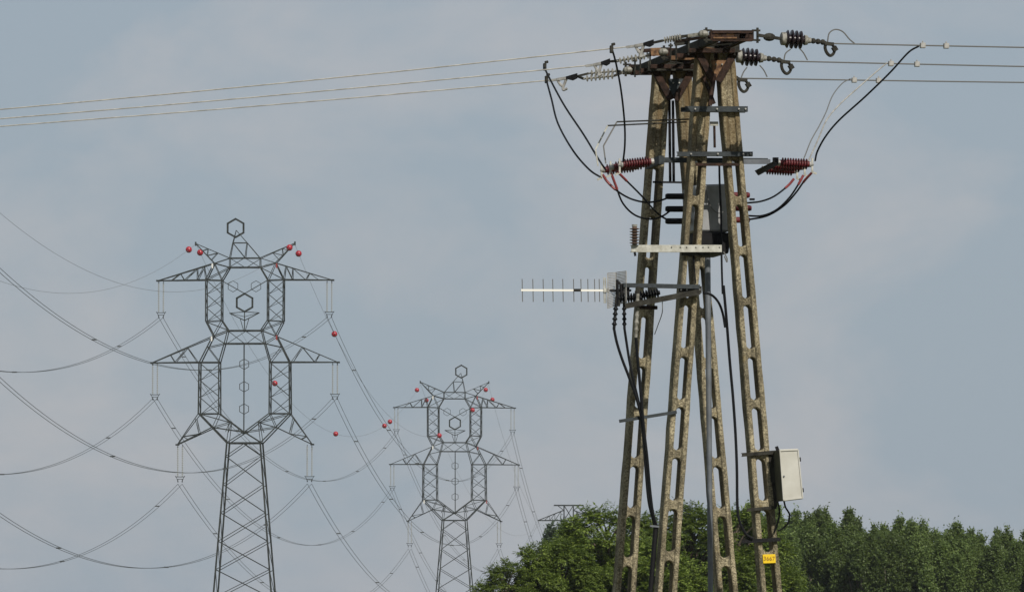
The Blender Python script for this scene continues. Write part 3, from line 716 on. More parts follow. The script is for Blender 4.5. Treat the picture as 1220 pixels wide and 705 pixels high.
# dark arms that carry the cable ends and the aerial
m = MB(); m.channel(pl(743, 339.5, -0.10), pl(834, 341.5, -0.10), 0.045, 0.05, 0.007, -NB); mesh_obj('cable_arm', m, 'dark_galvanised', POLE)
m = MB(); m.channel(pl(745, 364.5, -0.22), pl(834, 347.5, -0.10), 0.06, 0.05, 0.007, -NB); mesh_obj('cable_arm', m, 'weathered_steel', POLE)
st_ = strap(809, 836, 345, -0.06, 0.075, 'weathered_steel', [811, 818, 833], 0.05)
m = MB(); m.bar(pl(738, 501.5, -0.02), pl(806, 490.5, -0.02), 0.035, 0.03, NB); mesh_obj('tie_bar', m, 'dark_galvanised', POLE)
m = MB(); m.tube([pl(760, 366, 0.2), pl(783, 366.5, 0.2)], 0.022, 7); mesh_obj('stub_rod', m, 'rusty_steel', POLE)

# steel conduit standing beside the back frame
m = MB(); c0 = pl(843, 303, 1.55); c1 = pl(846.6, 705, 1.55); cz = c1 + (c1 - c0) * (c1.z / (c0.z - c1.z)); m.tube([c0, c0.lerp(cz, .5), cz], [0.033, 0.030, 0.028], 10)
tag(mesh_obj('conduit', m, 'pipe_grey', None, tuple(cz), smooth=True), 'straight grey steel pipe running up beside the pole legs', 'pipe')
m = MB(); d0 = pl(781.5, 626, -0.02); d1 = pl(775, 705, -0.02); dzz = d1 + (d1 - d0) * (d1.z / (d0.z - d1.z)); m.tube([d0, d0.lerp(dzz, .5), dzz], 0.028, 10)
cd = tag(mesh_obj('conduit', m, 'black_paint', None, tuple(dzz), smooth=True), 'black cable pipe rising along a concrete leg to the hanging cables', 'pipe')
m = MB(); m.bar(pl(774.5, 626, -0.05), pl(785, 627, -0.05), 0.02, 0.03, NB); mesh_obj('clip', m, 'pipe_grey', cd)

# ------------------------------------------------------------------ insulators of the pole
def shed_profile(n, core, big, ends=0.06, small=None, thin=False):
    pr = [(0, core), (ends, core)]
    for k in range(n):
        t = ends + (1 - 2 * ends) * (k + 0.15) / n; s = (1 - 2 * ends) / n; b = big if (small is None or k % 2 == 0) else small
        pr += [(t, core), (t + 0.14 * s, b), (t + 0.19 * s, b), (t + 0.26 * s, core)] if thin else [(t, core), (t + 0.30 * s, b), (t + 0.42 * s, b), (t + 0.6 * s, core)]
    return pr + [(1 - ends, core), (1, core)]
def tension_porcelain(px, py, t, label, clamp, horns, link0):
    """fat brown insulator on the right side, with its end fittings, clamp hook and arcing horns"""
    g0 = pl(px, py, t)
    root = thing('tension_insulator', tuple(g0), label, 'insulator', 'brown porcelain tension insulators')
    a = pl(px - 13, py - 0.6, t); b = pl(px + 15, py + 1.2, t)
    m = MB(); m.lathe(a, b, [(0, .03), (.04, .055), (.14, .058), (.17, .085), (.22, .10), (.25, .05), (.34, .05), (.37, .098), (.42, .105), (.45, .05), (.53, .05), (.56, .095), (.61, .10), (.64, .05), (.71, .05), (.74, .092), (.80, .098), (.84, .045), (1, .04)], 16)
    mesh_obj('porcelain_body', m, 'brown_porcelain', root, smooth=True)
    m = MB(); m.lathe(pl(px - 15, py - 0.7, t), pl(px - 8.5, py - 0.4, t), [(0, .05), (.15, .07), (.9, .072), (1, .05)], 14); mesh_obj('end_cap', m, 'pale_porcelain', root, smooth=True)
    m = MB(); m.lathe(pl(px + 13, py + 1.1, t), pl(px + 21, py + 1.6, t), [(0, .058), (.5, .05), (.55, .035), (1, .03)], 12); mesh_obj('end_cap', m, 'pale_porcelain', root, smooth=True)
    m = MB(); m.bar(pl(link0[0], link0[1], t), pl(px - 14, py - 0.5, t), 0.045, 0.03); m.sphere(pl((link0[0] + px - 14) / 2, (link0[1] + py) / 2, t), 0.045, 8, 6, (1.5, 1, 1)); mesh_obj('link', m, 'weathered_steel', root)
    cx, cy = clamp
    m = MB(); m.bar(pl(px + 20, py + 1.5, t), pl(cx - 2, cy - 1, t), 0.035, 0.03)
    for k in (0.2, 0.5, 0.8): m.sphere(pl(px + 20, py + 1.5, t).lerp(pl(cx - 2, cy - 1, t), k), 0.032, 7, 5)
    mesh_obj('link', m, 'weathered_steel', root)
    m = MB(); m.bar(pl(cx - 4, cy, t), pl(cx + 7, cy + 1, t), 0.05, 0.035)
    loop = [pl(cx - 2 + dx, cy + dy, t) for dx, dy in ((0, 0), (-1, 5), (1, 11), (5, 14.5), (9, 12), (10.5, 6), (7, 1))]; m.tube(spline(loop, 4), 0.018, 6)
    m.bar(pl(cx + 7, cy + 4, t), pl(cx + 10, cy + 9, t), 0.06, 0.05)
    mesh_obj('clamp_hook', m, 'weathered_steel', root)
    for h in horns:
        m = MB(); m.tube(spline([pl(x, y, t) for x, y in h], 5), 0.008, 5); mesh_obj('arcing_horn', m, 'dull_conductor', root)
tension_porcelain(945, 47, TF, 'brown ribbed tension insulator on the highest wire, at the front end of the rusty crossarm', (986, 52), [[(986, 50), (988, 40), (995, 35.5), (1004, 38), (1012, 47), (1018, 52)]], (902, 42))
tension_porcelain(892, 68, TM, 'brown ribbed tension insulator on the middle wire, close beside the pole head', (934, 73.5), [[(934, 72), (936, 64), (942, 59)], [(952, 57.5), (957, 63), (962, 72)]], (850, 65))
tension_porcelain(841, 90, TB, 'brown ribbed tension insulator on the lowest wire, mostly hidden behind the pole head', (883, 95), [[(883, 93), (886, 86), (890, 80.5)], [(905, 78), (910, 84), (914, 92)]], (796, 87))

LD = Vector((-math.cos(R(20)), math.sin(R(20)), 0))          # the line leaves to the left at this bearing
def left_pt(px, py, p0):                                     # point on the vertical plane through p0 along LD
    nrm = Vector((-LD.y, LD.x, 0)); e = Vector((0, 0, EYE)); d = ray(px, py); return e + d * ((p0 - e).dot(nrm) / d.dot(nrm))
def left_string(att, t, rows, x0, x1, yoke0, yoke1, clamp, label, dark):
    p0 = pl(*att, t); root = thing('tension_insulator', tuple(p0), label, 'insulator', 'slim ribbed tension insulators')
    q = lambda x, y: left_pt(x, y, p0)
    side = Vector((-LD.y, LD.x, 0))
    for (ya, yb, off) in rows:
        a = q(x1, yb) + side * off; b = q(x0, ya) + side * off
        m = MB(); m.lathe(a, b, shed_profile(7, 0.011, 0.038, 0.02, None, True), 10); mesh_obj('insulator_rod', m, 'pale_porcelain', root)
        m = MB(); m.bar(q(*yoke1), a, 0.025, 0.025); mesh_obj('link', m, 'weathered_steel', root)
        m = MB(); m.bar(b, q(*yoke0), 0.025, 0.025); mesh_obj('link', m, 'weathered_steel', root)
    m = MB(); m.bar(p0, q(*yoke1), 0.035, 0.035); m.sphere(p0, 0.042, 8, 6, (1.4, 1, 1)); mesh_obj('shackle', m, 'pale_porcelain', root)
    y0 = q(*yoke0); c = q(*clamp); mid = y0.lerp(c, 0.55)
    m = MB(); m.prism([y0 + VZ * 0.032, y0 - VZ * 0.025, y0.lerp(mid, 0.4) - VZ * 0.042, mid - VZ * 0.012, mid + VZ * 0.016], side * 0.02); mesh_obj('yoke_plate', m, 'black_paint', root)
    m = MB(); m.bar(mid, c, 0.04, 0.03); m.bar(c, c + VZ * -0.01 + LD * 0.1, 0.03, 0.025)
    m.tube(spline([mid - VZ * 0.01, mid.lerp(c, 0.35) - VZ * 0.10, mid.lerp(c, 0.3) - VZ * 0.13, mid.lerp(c, -0.1) - VZ * 0.12], 4), 0.016, 6)
    m.tube(spline([c, c - VZ * 0.05 - LD * 0.03, mid.lerp(c, 0.4) - VZ * 0.09], 4), 0.016, 6)
    mesh_obj('clamp', m, 'aluminium', root)
    return root, c
Ls = []
Ls.append(left_string((838, 40.5), TF, [(48.6, 44.3, 0.0)], 790, 812, (779, 51), (820, 43), (757, 55), 'slim ribbed tension insulator of the highest line, fixed at the front end of the crossarm', 0)[1])
Ls.append(left_string((790, 62), TM, [(71.5, 65.4, -0.05), (74.0, 67.8, 0.08)], 738, 772, (727, 73.5), (778, 65.5), (708, 77.5), 'slim twin-ribbed tension insulator of the middle line, in the middle of the crossarm', 0)[1])
Ls.append(left_string((748, 83.5), TB, [(87.2, 84.2, -0.06), (95.0, 91.5, 0.10)], 699, 735, (688, 91), (741, 87), (664, 95), 'twin ribbed tension insulator of the lowest line, at the back end of the crossarm', 0)[1])

# ------------------------------------------------------------------ wires of the pole
def wire(name, pts, r, mt, label, cat, group=None, n=5, sm=8):
    m = MB(); m.tube(spline(pts, sm), r, n); return tag(mesh_obj(name, m, mt, None, tuple(pts[0]), smooth=True), label, cat, group)
for c, py, w in zip(Ls, (130.5, 141.5, 150.5), ('highest', 'middle', 'lowest')):
    e = left_pt(0, py, c); d = e - c; L0 = d.length; sl0 = d.z / L0
    pts = []
    for k in range(25):
        s_ = 2.6 * k; h = Vector((LD.x, LD.y, 0)) * s_; z = sl0 * s_ * 1.12 + 0.00055 * s_ * (s_ - L0) * 1.0 - sl0 * 0.12 * s_ * min(1, s_ / L0)
        pts.append(c + h + VZ * z)
    wire('line_wire', pts, 0.0068, 'weathered_conductor', f'{w} of three pale bare wires running from the pole over the pylons', 'wire', 'bare wires on the pylon side of the pole', 6, 2)
def right_wire(x0, y0, x1, y1, t, w):
    a = pl(x0, y0, t); b = pl(x1, y1, t); d = b - a; L0 = d.length; pts = []
    for k in range(25):
        s_ = 2.4 * k; f = s_ / L0; pts.append(a + d * f + VZ * 0.0006 * s_ * (s_ - L0))
    wire('line_wire', pts, 0.0078, 'dull_conductor', f'{w} of the three bare wires leading away from the brown insulators', 'wire', 'bare wires on the far side of the pole', 6, 2); return a, d
RW = [right_wire(984, 52, 1220, 56.8, TF, 'highest'), right_wire(933, 73, 1220, 79.5, TM, 'middle'), right_wire(882, 93.5, 1220, 98.5, TB, 'lowest')]
CL = []
for (x, t, w, i) in ((1099, TF, 'highest', 0), (1127, TF, 'highest', 0), (1061, TM, 'middle', 1), (1092, TM, 'middle', 1), (1017, TB, 'lowest', 2), (1046, TB, 'lowest', 2)):
    a, d = RW[i]; xa, _ = proj(a); xb, _ = proj(a + d); f = (x - xa) / (xb - xa); s_ = f * d.length; c = a + d * f + VZ * 0.0006 * s_ * (s_ - d.length)
    m = MB(); dn = d.normalized(); m.bar(c - dn * 0.028, c + dn * 0.028, 0.05, 0.058); m.tube([c + VZ * 0.02, c + VZ * 0.05], 0.009, 6)
    tag(mesh_obj('wire_clamp', m, 'aluminium', None, tuple(c), bevel=0.006), f'small pale connector clamp on the {w} of the wires past the brown insulators', 'clamp', 'connector clamps on the wires'); CL.append(c)
# ------------------------------------------------------------------ red cable arresters
def arrester(tip, root_px, t, label, group):
    a = pl(*root_px, t); b = pl(*tip, t)
    r = thing('surge_arrester', tuple(a), label, 'surge arrester', group)
    m = MB(); m.lathe(a, b, shed_profile(10, 0.034, 0.060, 0.05), 14); mesh_obj('housing', m, 'red_polymer', r, smooth=True)
    d = (b - a).normalized()
    m = MB(); m.lathe(b, b + d * 0.05, [(0, .03), (.3, .034), (.6, .02), (1, .014)], 10); mesh_obj('end_cap', m, 'aluminium', r, smooth=True)
    m = MB(); m.lathe(a - d * 0.03, a, [(0, .036), (1, .036)], 10); mesh_obj('end_cap', m, 'aluminium', r)
    m = MB(); e = b + d * 0.035; m.bar(e + VZ * 0.07, e - VZ * 0.09, 0.02, 0.012, NB); m.bar(e - VZ * 0.085, e - VZ * 0.10 + d * 0.05, 0.02, 0.012, NB); mesh_obj('terminal_strap', m, 'light_galvanised', r)
    return e
m = MB(); m.bar(pl(788, 190.5, -0.1), pl(772, 197, 1.05), 0.055, 0.09); mesh_obj('arrester_bracket', m, 'dark_galvanised', POLE)
EL = [arrester((742, 196.2), (775.5, 192.5), 0.0, 'red ribbed surge arrester on the antenna side of the pole, nearest of three', 'arresters on the antenna side'),
      arrester((731, 199.3), (766.5, 195.5), 0.42, 'red ribbed surge arrester on the antenna side of the pole, middle of three', 'arresters on the antenna side'),
      arrester((720.5, 202.5), (757, 198.5), 0.84, 'red ribbed surge arrester on the antenna side of the pole, rearmost of three', 'arresters on the antenna side')]
m = MB(); m.prism([pl(926, 190, -0.05), pl(926, 196.5, -0.05), pl(903, 209, 0.95), pl(899, 203.5, 0.95)], U * 0.012); m.bar(pl(921, 190.5, -0.02), pl(927, 190.5, -0.02), 0.05, 0.05, NB)
mesh_obj('arrester_bracket', m, 'black_paint', POLE)
ER = [arrester((964, 195.8), (929, 194), 0.0, 'red ribbed surge arrester on the cabinet side of the pole, nearest of three', 'arresters on the cabinet side'),
      arrester((955, 199.2), (919, 197.5), 0.45, 'red ribbed surge arrester on the cabinet side of the pole, middle of three', 'arresters on the cabinet side'),
      arrester((946, 203.5), (911, 201.5), 0.9, 'red ribbed surge arrester on the cabinet side of the pole, rearmost of three', 'arresters on the cabinet side')]
# arcing rods above the left arresters
for (x, y, t, pth, lab) in ((0, 0, 0.1, [(818, 145.5), (724, 149.8), (709.5, 178), (712.5, 198)], 'thin bent rod with white strip reaching out above the red arresters, lower one'),
                            (0, 0, 0.5, [(826, 142), (735, 145.3), (719, 174), (721.8, 195)], 'thin bent rod reaching out above the red arresters, upper fainter one')):
    m = MB(); P_ = [pl(a, b, t) for a, b in pth]; m.tube(P_[:2], 0.0085, 6); r_ = tag(mesh_obj('bent_rod', m, 'weathered_steel', None, tuple(P_[0])), lab, 'rod', 'bent rods above the arresters')
    m = MB(); m.bar(P_[1], P_[2], 0.016, 0.008, NB); m.bar(P_[2], P_[3], 0.014, 0.008, NB); mesh_obj('strip', m, 'light_galvanised' if t < 0.3 else 'dull_conductor', r_)

# ------------------------------------------------------------------ black leads
def lead(pts, label, r=0.0125, mt='black_rubber', sleeve=None, clampo=None, group='black leads on the pole'):
    P_ = [pl(*p) for p in pts]; o = wire('cable', P_, r, mt, label, 'cable', group, 7, 10)
    if sleeve:
        S_p = spline(P_, 10); n0, n1 = int(sleeve[0] * (len(S_p) - 1)), int(sleeve[1] * (len(S_p) - 1))
        m = MB(); m.tube(S_p[n0:n1 + 1], r * 1.35, 8); mesh_obj('sleeve', m, 'red_sleeve', o, smooth=True)
    return o
LG = 'black leads from the wires to the arresters'
c1 = lead([(648, 80, 2.2), (657, 98, 1.9), (673, 127, 1.5), (695, 160, 1.0), (712, 188, 0.5), (722, 203, 0.42)], 'black lead hanging from the middle bare wire down to the red arresters', 0.011, group=LG)
c2 = lead([(651, 96, 2.9), (657, 118, 2.6), (665, 148, 2.0), (683, 180, 1.3), (702, 202, 0.9), (717, 212, 0.84)], 'black lead hanging from the lowest bare wire down to the red arresters', 0.011, group=LG)
c3 = lead([(729, 58, -0.8), (734, 76, -0.7), (740, 108, -0.5), (744, 145, -0.2), (744.5, 172, -0.1), (742, 196, 0.0)], 'black lead hanging from the highest bare wire past the insulators to the red arresters', 0.011, group=LG)
for o, (x, y, t) in ((c1, (649, 80, 2.2)), (c2, (651, 95, 2.9)), (c3, (728.5, 59, -0.8))):
    p_ = pl(x, y, t); m = MB(); m.obox(p_, U * 0.018, NB * 0.018, VZ * 0.042); m.bar(p_ + VZ * 0.05, p_ + VZ * 0.06 + U * 0.04, 0.03, 0.03); mesh_obj('clamp', m, 'weathered_steel', o, bevel=0.006)
TG = 'black leads from the arresters to the switch'
lead([(718, 208, 0.84), (724, 217, 0.84), (736, 228, 0.8), (752, 237, 0.75), (770, 241, 0.7), (786, 239, 0.7), (799, 234.5, 0.7)], 'red-sleeved black lead from the rearmost arrester to the topmost black bushing', 0.0105, sleeve=(0.0, 0.3), group=TG)
lead([(728, 206, 0.42), (734, 222, 0.45), (742, 242, 0.5), (756, 256, 0.6), (774, 261, 0.7), (788, 258, 0.7), (800, 250, 0.7)], 'red-sleeved black lead drooping deepest, from the middle arrester to the middle black bushing', 0.0105, sleeve=(0.0, 0.2), group=TG)
lead([(736, 205, 0.0), (748, 217, 0.1), (764, 233, 0.3), (780, 251, 0.6), (790, 259, 0.7), (800, 263.5, 0.7)], 'red-sleeved black lead from the nearest arrester to the lowest black bushing', 0.0105, sleeve=(0.0, 0.18), group=TG)
# right side
o = lead([(1095, 55, TF), (1082, 63, TF + .05), (1060, 87, TF + .2), (1030, 116, -0.8), (1000, 143, -0.4), (984, 162, -0.2), (974, 180, -0.05), (971, 192, 0.0)], 'thick dark lead sweeping from the highest far-side wire down to the red arresters', 0.0105, group='leads on the cabinet side')
lead([(1057, 75, TM), (1046, 84, TM), (1022, 105, .7), (1000, 125, .6), (985, 143, .5), (974, 168, .47), (963, 192, .45)], 'pale bare lead sloping from the middle far-side wire down to the red arresters', 0.0080, 'aluminium', group='leads on the cabinet side')
lead([(1013, 94, TB), (1003, 100, 2.5), (992, 114, 2.0), (984, 134, 1.5), (976, 150, 1.2), (966, 168, 1.0), (958, 188, .95), (952, 198, .9)], 'thin pale lead curving from the lowest far-side wire down to the red arresters', 0.0065, 'dull_conductor', group='leads on the cabinet side')
lead([(967, 206, 0.0), (958, 216, 0.1), (948, 230, .3), (934, 245, .5), (914, 257, .6), (890, 262, .7)], 'red-sleeved black lead from the nearest arrester to the lowest bushing, cabinet side', 0.0105, sleeve=(0, 0.22), group='lower leads on the cabinet side')
lead([(957, 209, .45), (951, 220, .45), (940, 236, .55), (925, 250, .6), (908, 257, .7), (889, 257, .7)], 'red-sleeved black lead from the middle arrester to the middle bushing, cabinet side', 0.0105, sleeve=(0, 0.2), group='lower leads on the cabinet side')
lead([(946, 213, .9), (938, 222, .9), (922, 234, .85), (906, 240, .8), (888, 242, .7)], 'red-sleeved black lead from the rearmost arrester to the topmost bushing, cabinet side', 0.0105, sleeve=(0, 0.3), group='lower leads on the cabinet side')

# ------------------------------------------------------------------ switch tank inside the pole
SW = thing('load_switch', tuple(pl(845, 300, 0.75)), 'grey switch tank with black base and black bushings hung between the pole legs', 'switch')
m = MB(); m.prism([pl(829, 220, 0.5), pl(866, 219, 0.5), pl(870, 276, 0.5), pl(827, 276, 0.5)], NB * 0.62); mesh_obj('tank', m, 'grey_tank', SW, bevel=0.02)
m = MB(); m.prism([pl(830, 277, 0.46), pl(872, 277, 0.46), pl(868, 302, 0.46), pl(838, 302, 0.46), pl(832, 292, 0.46)], NB * 0.7); mesh_obj('base', m, 'black_paint', SW, bevel=0.01)
for y in (234, 249, 263.5):
    m = MB(); m.lathe(pl(793, y, .7), pl(832, y, .7), [(0, .026), (.06, .034), (1, .034)], 10); mesh_obj('bushing', m, 'black_paint', SW, smooth=True)
for y, xx in ((232.5, 893), (248, 895), (262, 893)):
    m = MB(); m.lathe(pl(866, y, .7), pl(xx, y, .7), [(0, .034), (.92, .034), (1, .026)], 10); mesh_obj('bushing', m, 'red_polymer', SW, smooth=True)
m = MB(); m.tube([pl(893, 237.5, .7), pl(899, 237.5, .7)], 0.012, 6); mesh_obj('terminal_pin', m, 'black_paint', SW)
lead([(841, 222, .46), (843, 235, .45), (848, 248, .44), (856, 254, .44), (863, 252, .44)], 'thin grey wire hooked across the front of the switch tank', 0.005, 'dull_conductor', group='small wires at the switch')
lead([(857, 195, .4), (857.5, 220, .42), (859, 252, .4), (859.5, 290, .3), (860, 320, .2), (861, 350, .15)], 'black lead dropping straight past the front of the switch tank', 0.012, group='small wires at the switch')
lead([(862, 300, -.02), (866, 307, -.03), (866, 312, -.03), (863, 305, -.02)], 'small loop of wire end hanging under the switch tank', 0.007, 'dull_conductor', group='small wires at the switch')

# ------------------------------------------------------------------ post insulator on the white bracket
PI_ = thing('post_insulator', tuple(pl(756, 292, -0.13)), 'small brown ribbed post insulator standing on the end of the white bracket', 'insulator')
m = MB(); m.lathe(pl(756, 292, -0.13), pl(756, 270, -0.13), shed_profile(6, 0.026, 0.055, 0.04), 14); mesh_obj('porcelain_body', m, 'tan_porcelain', PI_, smooth=True)
m = MB(); m.lathe(pl(756, 270, -0.13), pl(756, 267.5, -0.13), [(0, .03), (1, .03)], 10); mesh_obj('cap', m, 'pale_porcelain', PI_)
m = MB(); m.tube([pl(756, 300, -0.13), pl(757, 305, -0.13)], 0.013, 6); mesh_obj('bolt', m, 'black_paint', PI_)

# ------------------------------------------------------------------ black cable terminations and hanging cables
CG = 'black cable terminations'
def termination(a, b, n, core, big, mt, label, rot=None):
    A, B = pl(*a), pl(*b); r = thing('cable_termination', tuple(A), label, 'cable end', CG)
    m = MB(); m.lathe(A, B, shed_profile(n, core, big, 0.10), 12); mesh_obj('shed_body', m, mt, r, smooth=True)
    m = MB(); d = (A - B).normalized(); m.bar(A, A + d * 0.08, 0.03, 0.015, NB); mesh_obj('lug', m, 'weathered_steel', r)
termination((734, 362, -0.05), (731.5, 392, -0.05), 4, 0.017, 0.030, 'black_rubber', 'black ribbed cable end hanging under the antenna, the outermost of three')
termination((743.5, 362, 0.0), (744, 392, 0.0), 4, 0.015, 0.026, 'black_rubber', 'black ribbed cable end hanging under the arm, the middle of three')
termination((760, 350, -0.12), (757.5, 402, -0.12), 5, 0.019, 0.026, 'pale_porcelain', 'pale banded cable end hanging in front of the concrete leg')
for (x0, y0, x1, y1, t, lab) in ((737, 355, 764, 354.5, -0.05, 'black ribbed surge arrester lying along the dark arm, outermost'), (758, 353, 786, 348.5, 0.1, 'black ribbed surge arrester lying along the dark arm against the leg')):
    A, B = pl(x0, y0, t), pl(x1, y1, t); r = thing('surge_arrester', tuple(A), lab, 'surge arrester', 'black arresters on the arm')
    m = MB(); m.lathe(A, B, shed_profile(8, 0.024, 0.055, 0.04), 12); mesh_obj('housing', m, 'black_rubber', r, smooth=True)
    m = MB(); m.bar(A + VZ * 0.06, A - VZ * 0.09, 0.03, 0.02, NB); mesh_obj('lug', m, 'weathered_steel', r)
HG = 'thick cables running down the leg'
lead([(731.5, 391, -0.05), (735, 408, -.05), (741, 427, -.05), (749, 448, -.06), (757, 470, -.07), (763, 492, -.08), (766, 515, -.08), (769.5, 560, -.08), (773, 597, -.06), (779, 622, -.04), (780.5, 630, -.03)], 'thick black cable bowing out from the outermost cable end', 0.0155, group=HG)
lead([(744, 391, 0.0), (746.5, 408, 0), (750, 430, -.02), (754.5, 452, -.05), (760, 475, -.06), (765, 500, -.06), (768, 530, -.06), (771.5, 562, -.06), (775, 600, -.04), (782, 626, -.02)], 'thick black cable from the middle cable end', 0.0145, group=HG)
lead([(757.5, 400, -0.12), (759.5, 425, -.11), (762, 452, -.1), (764.5, 480, -.1), (767, 510, -.1), (771, 545, -.1), (774, 580, -.08), (778, 612, -.06), (783, 628, -.03)], 'thick black cable from the pale banded cable end in front of the leg', 0.017, group=HG)
lead([(826, 303, -.02), (827.5, 320, -.02), (829, 338, -.03)], 'short thin wire between the white bracket and the dark arm', 0.007, group='small wires at the switch')
lead([(838, 348.5, -.08), (848, 351.5, -.05), (856, 360, 0), (861, 373, .1), (864, 390, .12)], 'black cable curving from the dark arm to join the long one', 0.014, group='long cables between the legs')
lead([(862, 340, .15), (866, 385, .15), (869.5, 430, .15), (873.5, 475, .12), (876.5, 520, .1), (878, 560, .05), (878.5, 600, .0), (881, 620, -.03), (889, 636, -.05), (897, 641, -.05)], 'long black cable hanging free between the legs down to the dark cabinet strap', 0.016, group='long cables between the legs')
lead([(789, 357, .1), (789, 372, .1), (784, 387, .3), (780, 398, .9)], 'thin loose wire looping below the dark arm', 0.005, 'dull_conductor', group='small wires at the switch')

# ------------------------------------------------------------------ yagi aerial
AN = thing('yagi_antenna', tuple(pl(748, 346, -0.03)), 'long pale directional antenna with many short rods and a wire grid reflector', 'antenna')
ta = -0.03
m = MB(); m.bar(pl(620.5, 345.6, ta), pl(724, 346, ta), 0.018, 0.022); mesh_obj('boom', m, 'boom_white', AN)
m = MB(); m.tube([pl(724, 346, ta), pl(752, 346, ta)], 0.012, 6); m.obox(pl(744, 345, ta), U * 0.05, NB * 0.03, VZ * 0.06); mesh_obj('mount', m, 'black_paint', AN)
m = MB(); m.bar(pl(683.5, 345.6, ta - 0.012), pl(692, 345.6, ta - 0.012), 0.012, 0.03); mesh_obj('splice', m, 'weathered_steel', AN)
for x in (622, 634.7, 647, 658.4, 670.4, 683.2, 692, 700.2, 708.2, 713.8):
    m = MB(); m.tube([pl(x, 332.3, ta), pl(x + 0.6, 359.5, ta)], 0.0050, 5); mesh_obj('director_rod', m, 'dull_conductor', AN)
m = MB(); lp = [pl(x, y, ta) for x, y in ((719.2, 331), (721.2, 331), (721.6, 345), (721.8, 361), (720, 361), (719.5, 345), (719.2, 331))]; m.tube(lp, 0.0075, 6); m.obox(pl(722, 346, ta), U * 0.03, NB * 0.02, VZ * 0.02); mesh_obj('driven_loop', m, 'light_galvanised', AN)
RF = MB()
def rfp(k, y, side):     # reflector: two wings folded about the boom
    xa = 724 + 22 * side
    return pl(xa, y, ta + 0.10 - 0.30 * abs(side - 0.45))
for k in range(22):
    f = k / 21; yl = 325.5 + 41.5 * f; yr = 323 + 36 * f
    RF.tube([rfp(k, yl, 0), rfp(k, (yl * .55 + yr * .45) + 0.3, 0.45), rfp(k, yr, 1)], 0.0064, 4)
for s_, y0, y1 in ((0, 325.5, 367), (0.45, 324.4, 364), (1, 323, 359)):
    RF.tube([rfp(0, y0, s_), rfp(0, y1, s_)], 0.006, 5)
mesh_obj('grid_reflector', RF, 'aluminium', AN)
m = MB(); m.tube([pl(735.5, 333, ta - .02), pl(735.5, 362, ta - .02)], 0.016, 7); m.bar(pl(735, 336, ta - .02), pl(739, 338, ta - .02), 0.03, 0.03); m.bar(pl(735, 352, ta - .02), pl(740, 355, ta - .02), 0.03, 0.03); mesh_obj('mounting_post', m, 'black_paint', AN)

# ------------------------------------------------------------------ white cabinet
tb = -0.30
CB = thing('equipment_cabinet', tuple(pl(930, 598, tb)), 'white metal equipment cabinet fixed high on the outer concrete leg', 'cabinet')
fr = [pl(928.5, 535, tb), pl(951, 534, tb), pl(957, 594, tb), pl(933, 597, tb)]
m = MB(); m.prism([p - NB * 0.0 for p in fr], NB * 0.02); mesh_obj('door', m, 'cabinet_white', CB, bevel=0.008)
cen = sum(fr, Vector()) / 4
m = MB(); m.prism([cen + (p - cen) * 0.985 + NB * 0.022 for p in fr], NB * 0.36); mesh_obj('body', m, 'cabinet_shaded_side', CB, bevel=0.006)  # box behind the door, painted dark as its shaded side
for i in range(4):
    a_, b_ = fr[i] + (cen - fr[i]) * 0.05, fr[(i + 1) % 4] + (cen - fr[(i + 1) % 4]) * 0.05
    m = MB(); m.bar(a_ - NB * 0.004, b_ - NB * 0.004, 0.012, 0.012, NB); mesh_obj('door_rim', m, 'cabinet_white', CB)
m = MB(); lk = fr[0].lerp(fr[3], 0.52).lerp(fr[1].lerp(fr[2], 0.52), 0.13); m.lathe(lk, lk - NB * 0.014, [(0, 0.010), (1, 0.009)], 8); mesh_obj('lock', m, 'pipe_grey', CB)
for x, y in ((953.6, 547), (957, 583.5)):
    m = MB(); m.bar(pl(x - 1.6, y - 2.5, tb + .02), pl(x - 1.2, y + 2.5, tb + .02), 0.03, 0.03, NB); mesh_obj('hinge', m, 'black_paint', CB)
m = MB(); m.bar(pl(925, 531.5, tb + .1), pl(927, 537, tb + .1), 0.03, 0.03); mesh_obj('lug', m, 'black_paint', CB)
for (x0, y0, x1, y1, mt, h) in ((884, 541.5, 927, 538, 'weathered_steel', 0.04), (890, 607, 925, 604, 'weathered_steel', 0.035), (884, 644.5, 930, 642, 'black_paint', 0.042)):
    m = MB(); m.channel(pl(x0, y0, -0.035), pl(x1, y1, -0.035), h, 0.035, 0.006, -NB); mesh_obj('cabinet_strap', m, mt, POLE)
m = MB(); m.channel(pl(918, 540, 0.0), pl(923.5, 604, 0.0), 0.05, 0.045, 0.007, -NB, U); mesh_obj('cabinet_rail', m, 'weathered_steel', POLE)
lead([(926.5, 597, -.1), (928.5, 606, -.1), (928, 616, -.08), (925, 628, -.05), (922, 634, -.03)], 'thin black cable dropping under the white cabinet close to the leg', 0.010, group='cables under the cabinet')
lead([(934, 596, -.1), (936, 604, -.1), (940.5, 612, -.1), (939.5, 621, -.08), (934, 628, -.05), (927, 632, -.03)], 'thin black cable looping out under the white cabinet', 0.010, group='cables under the cabinet')
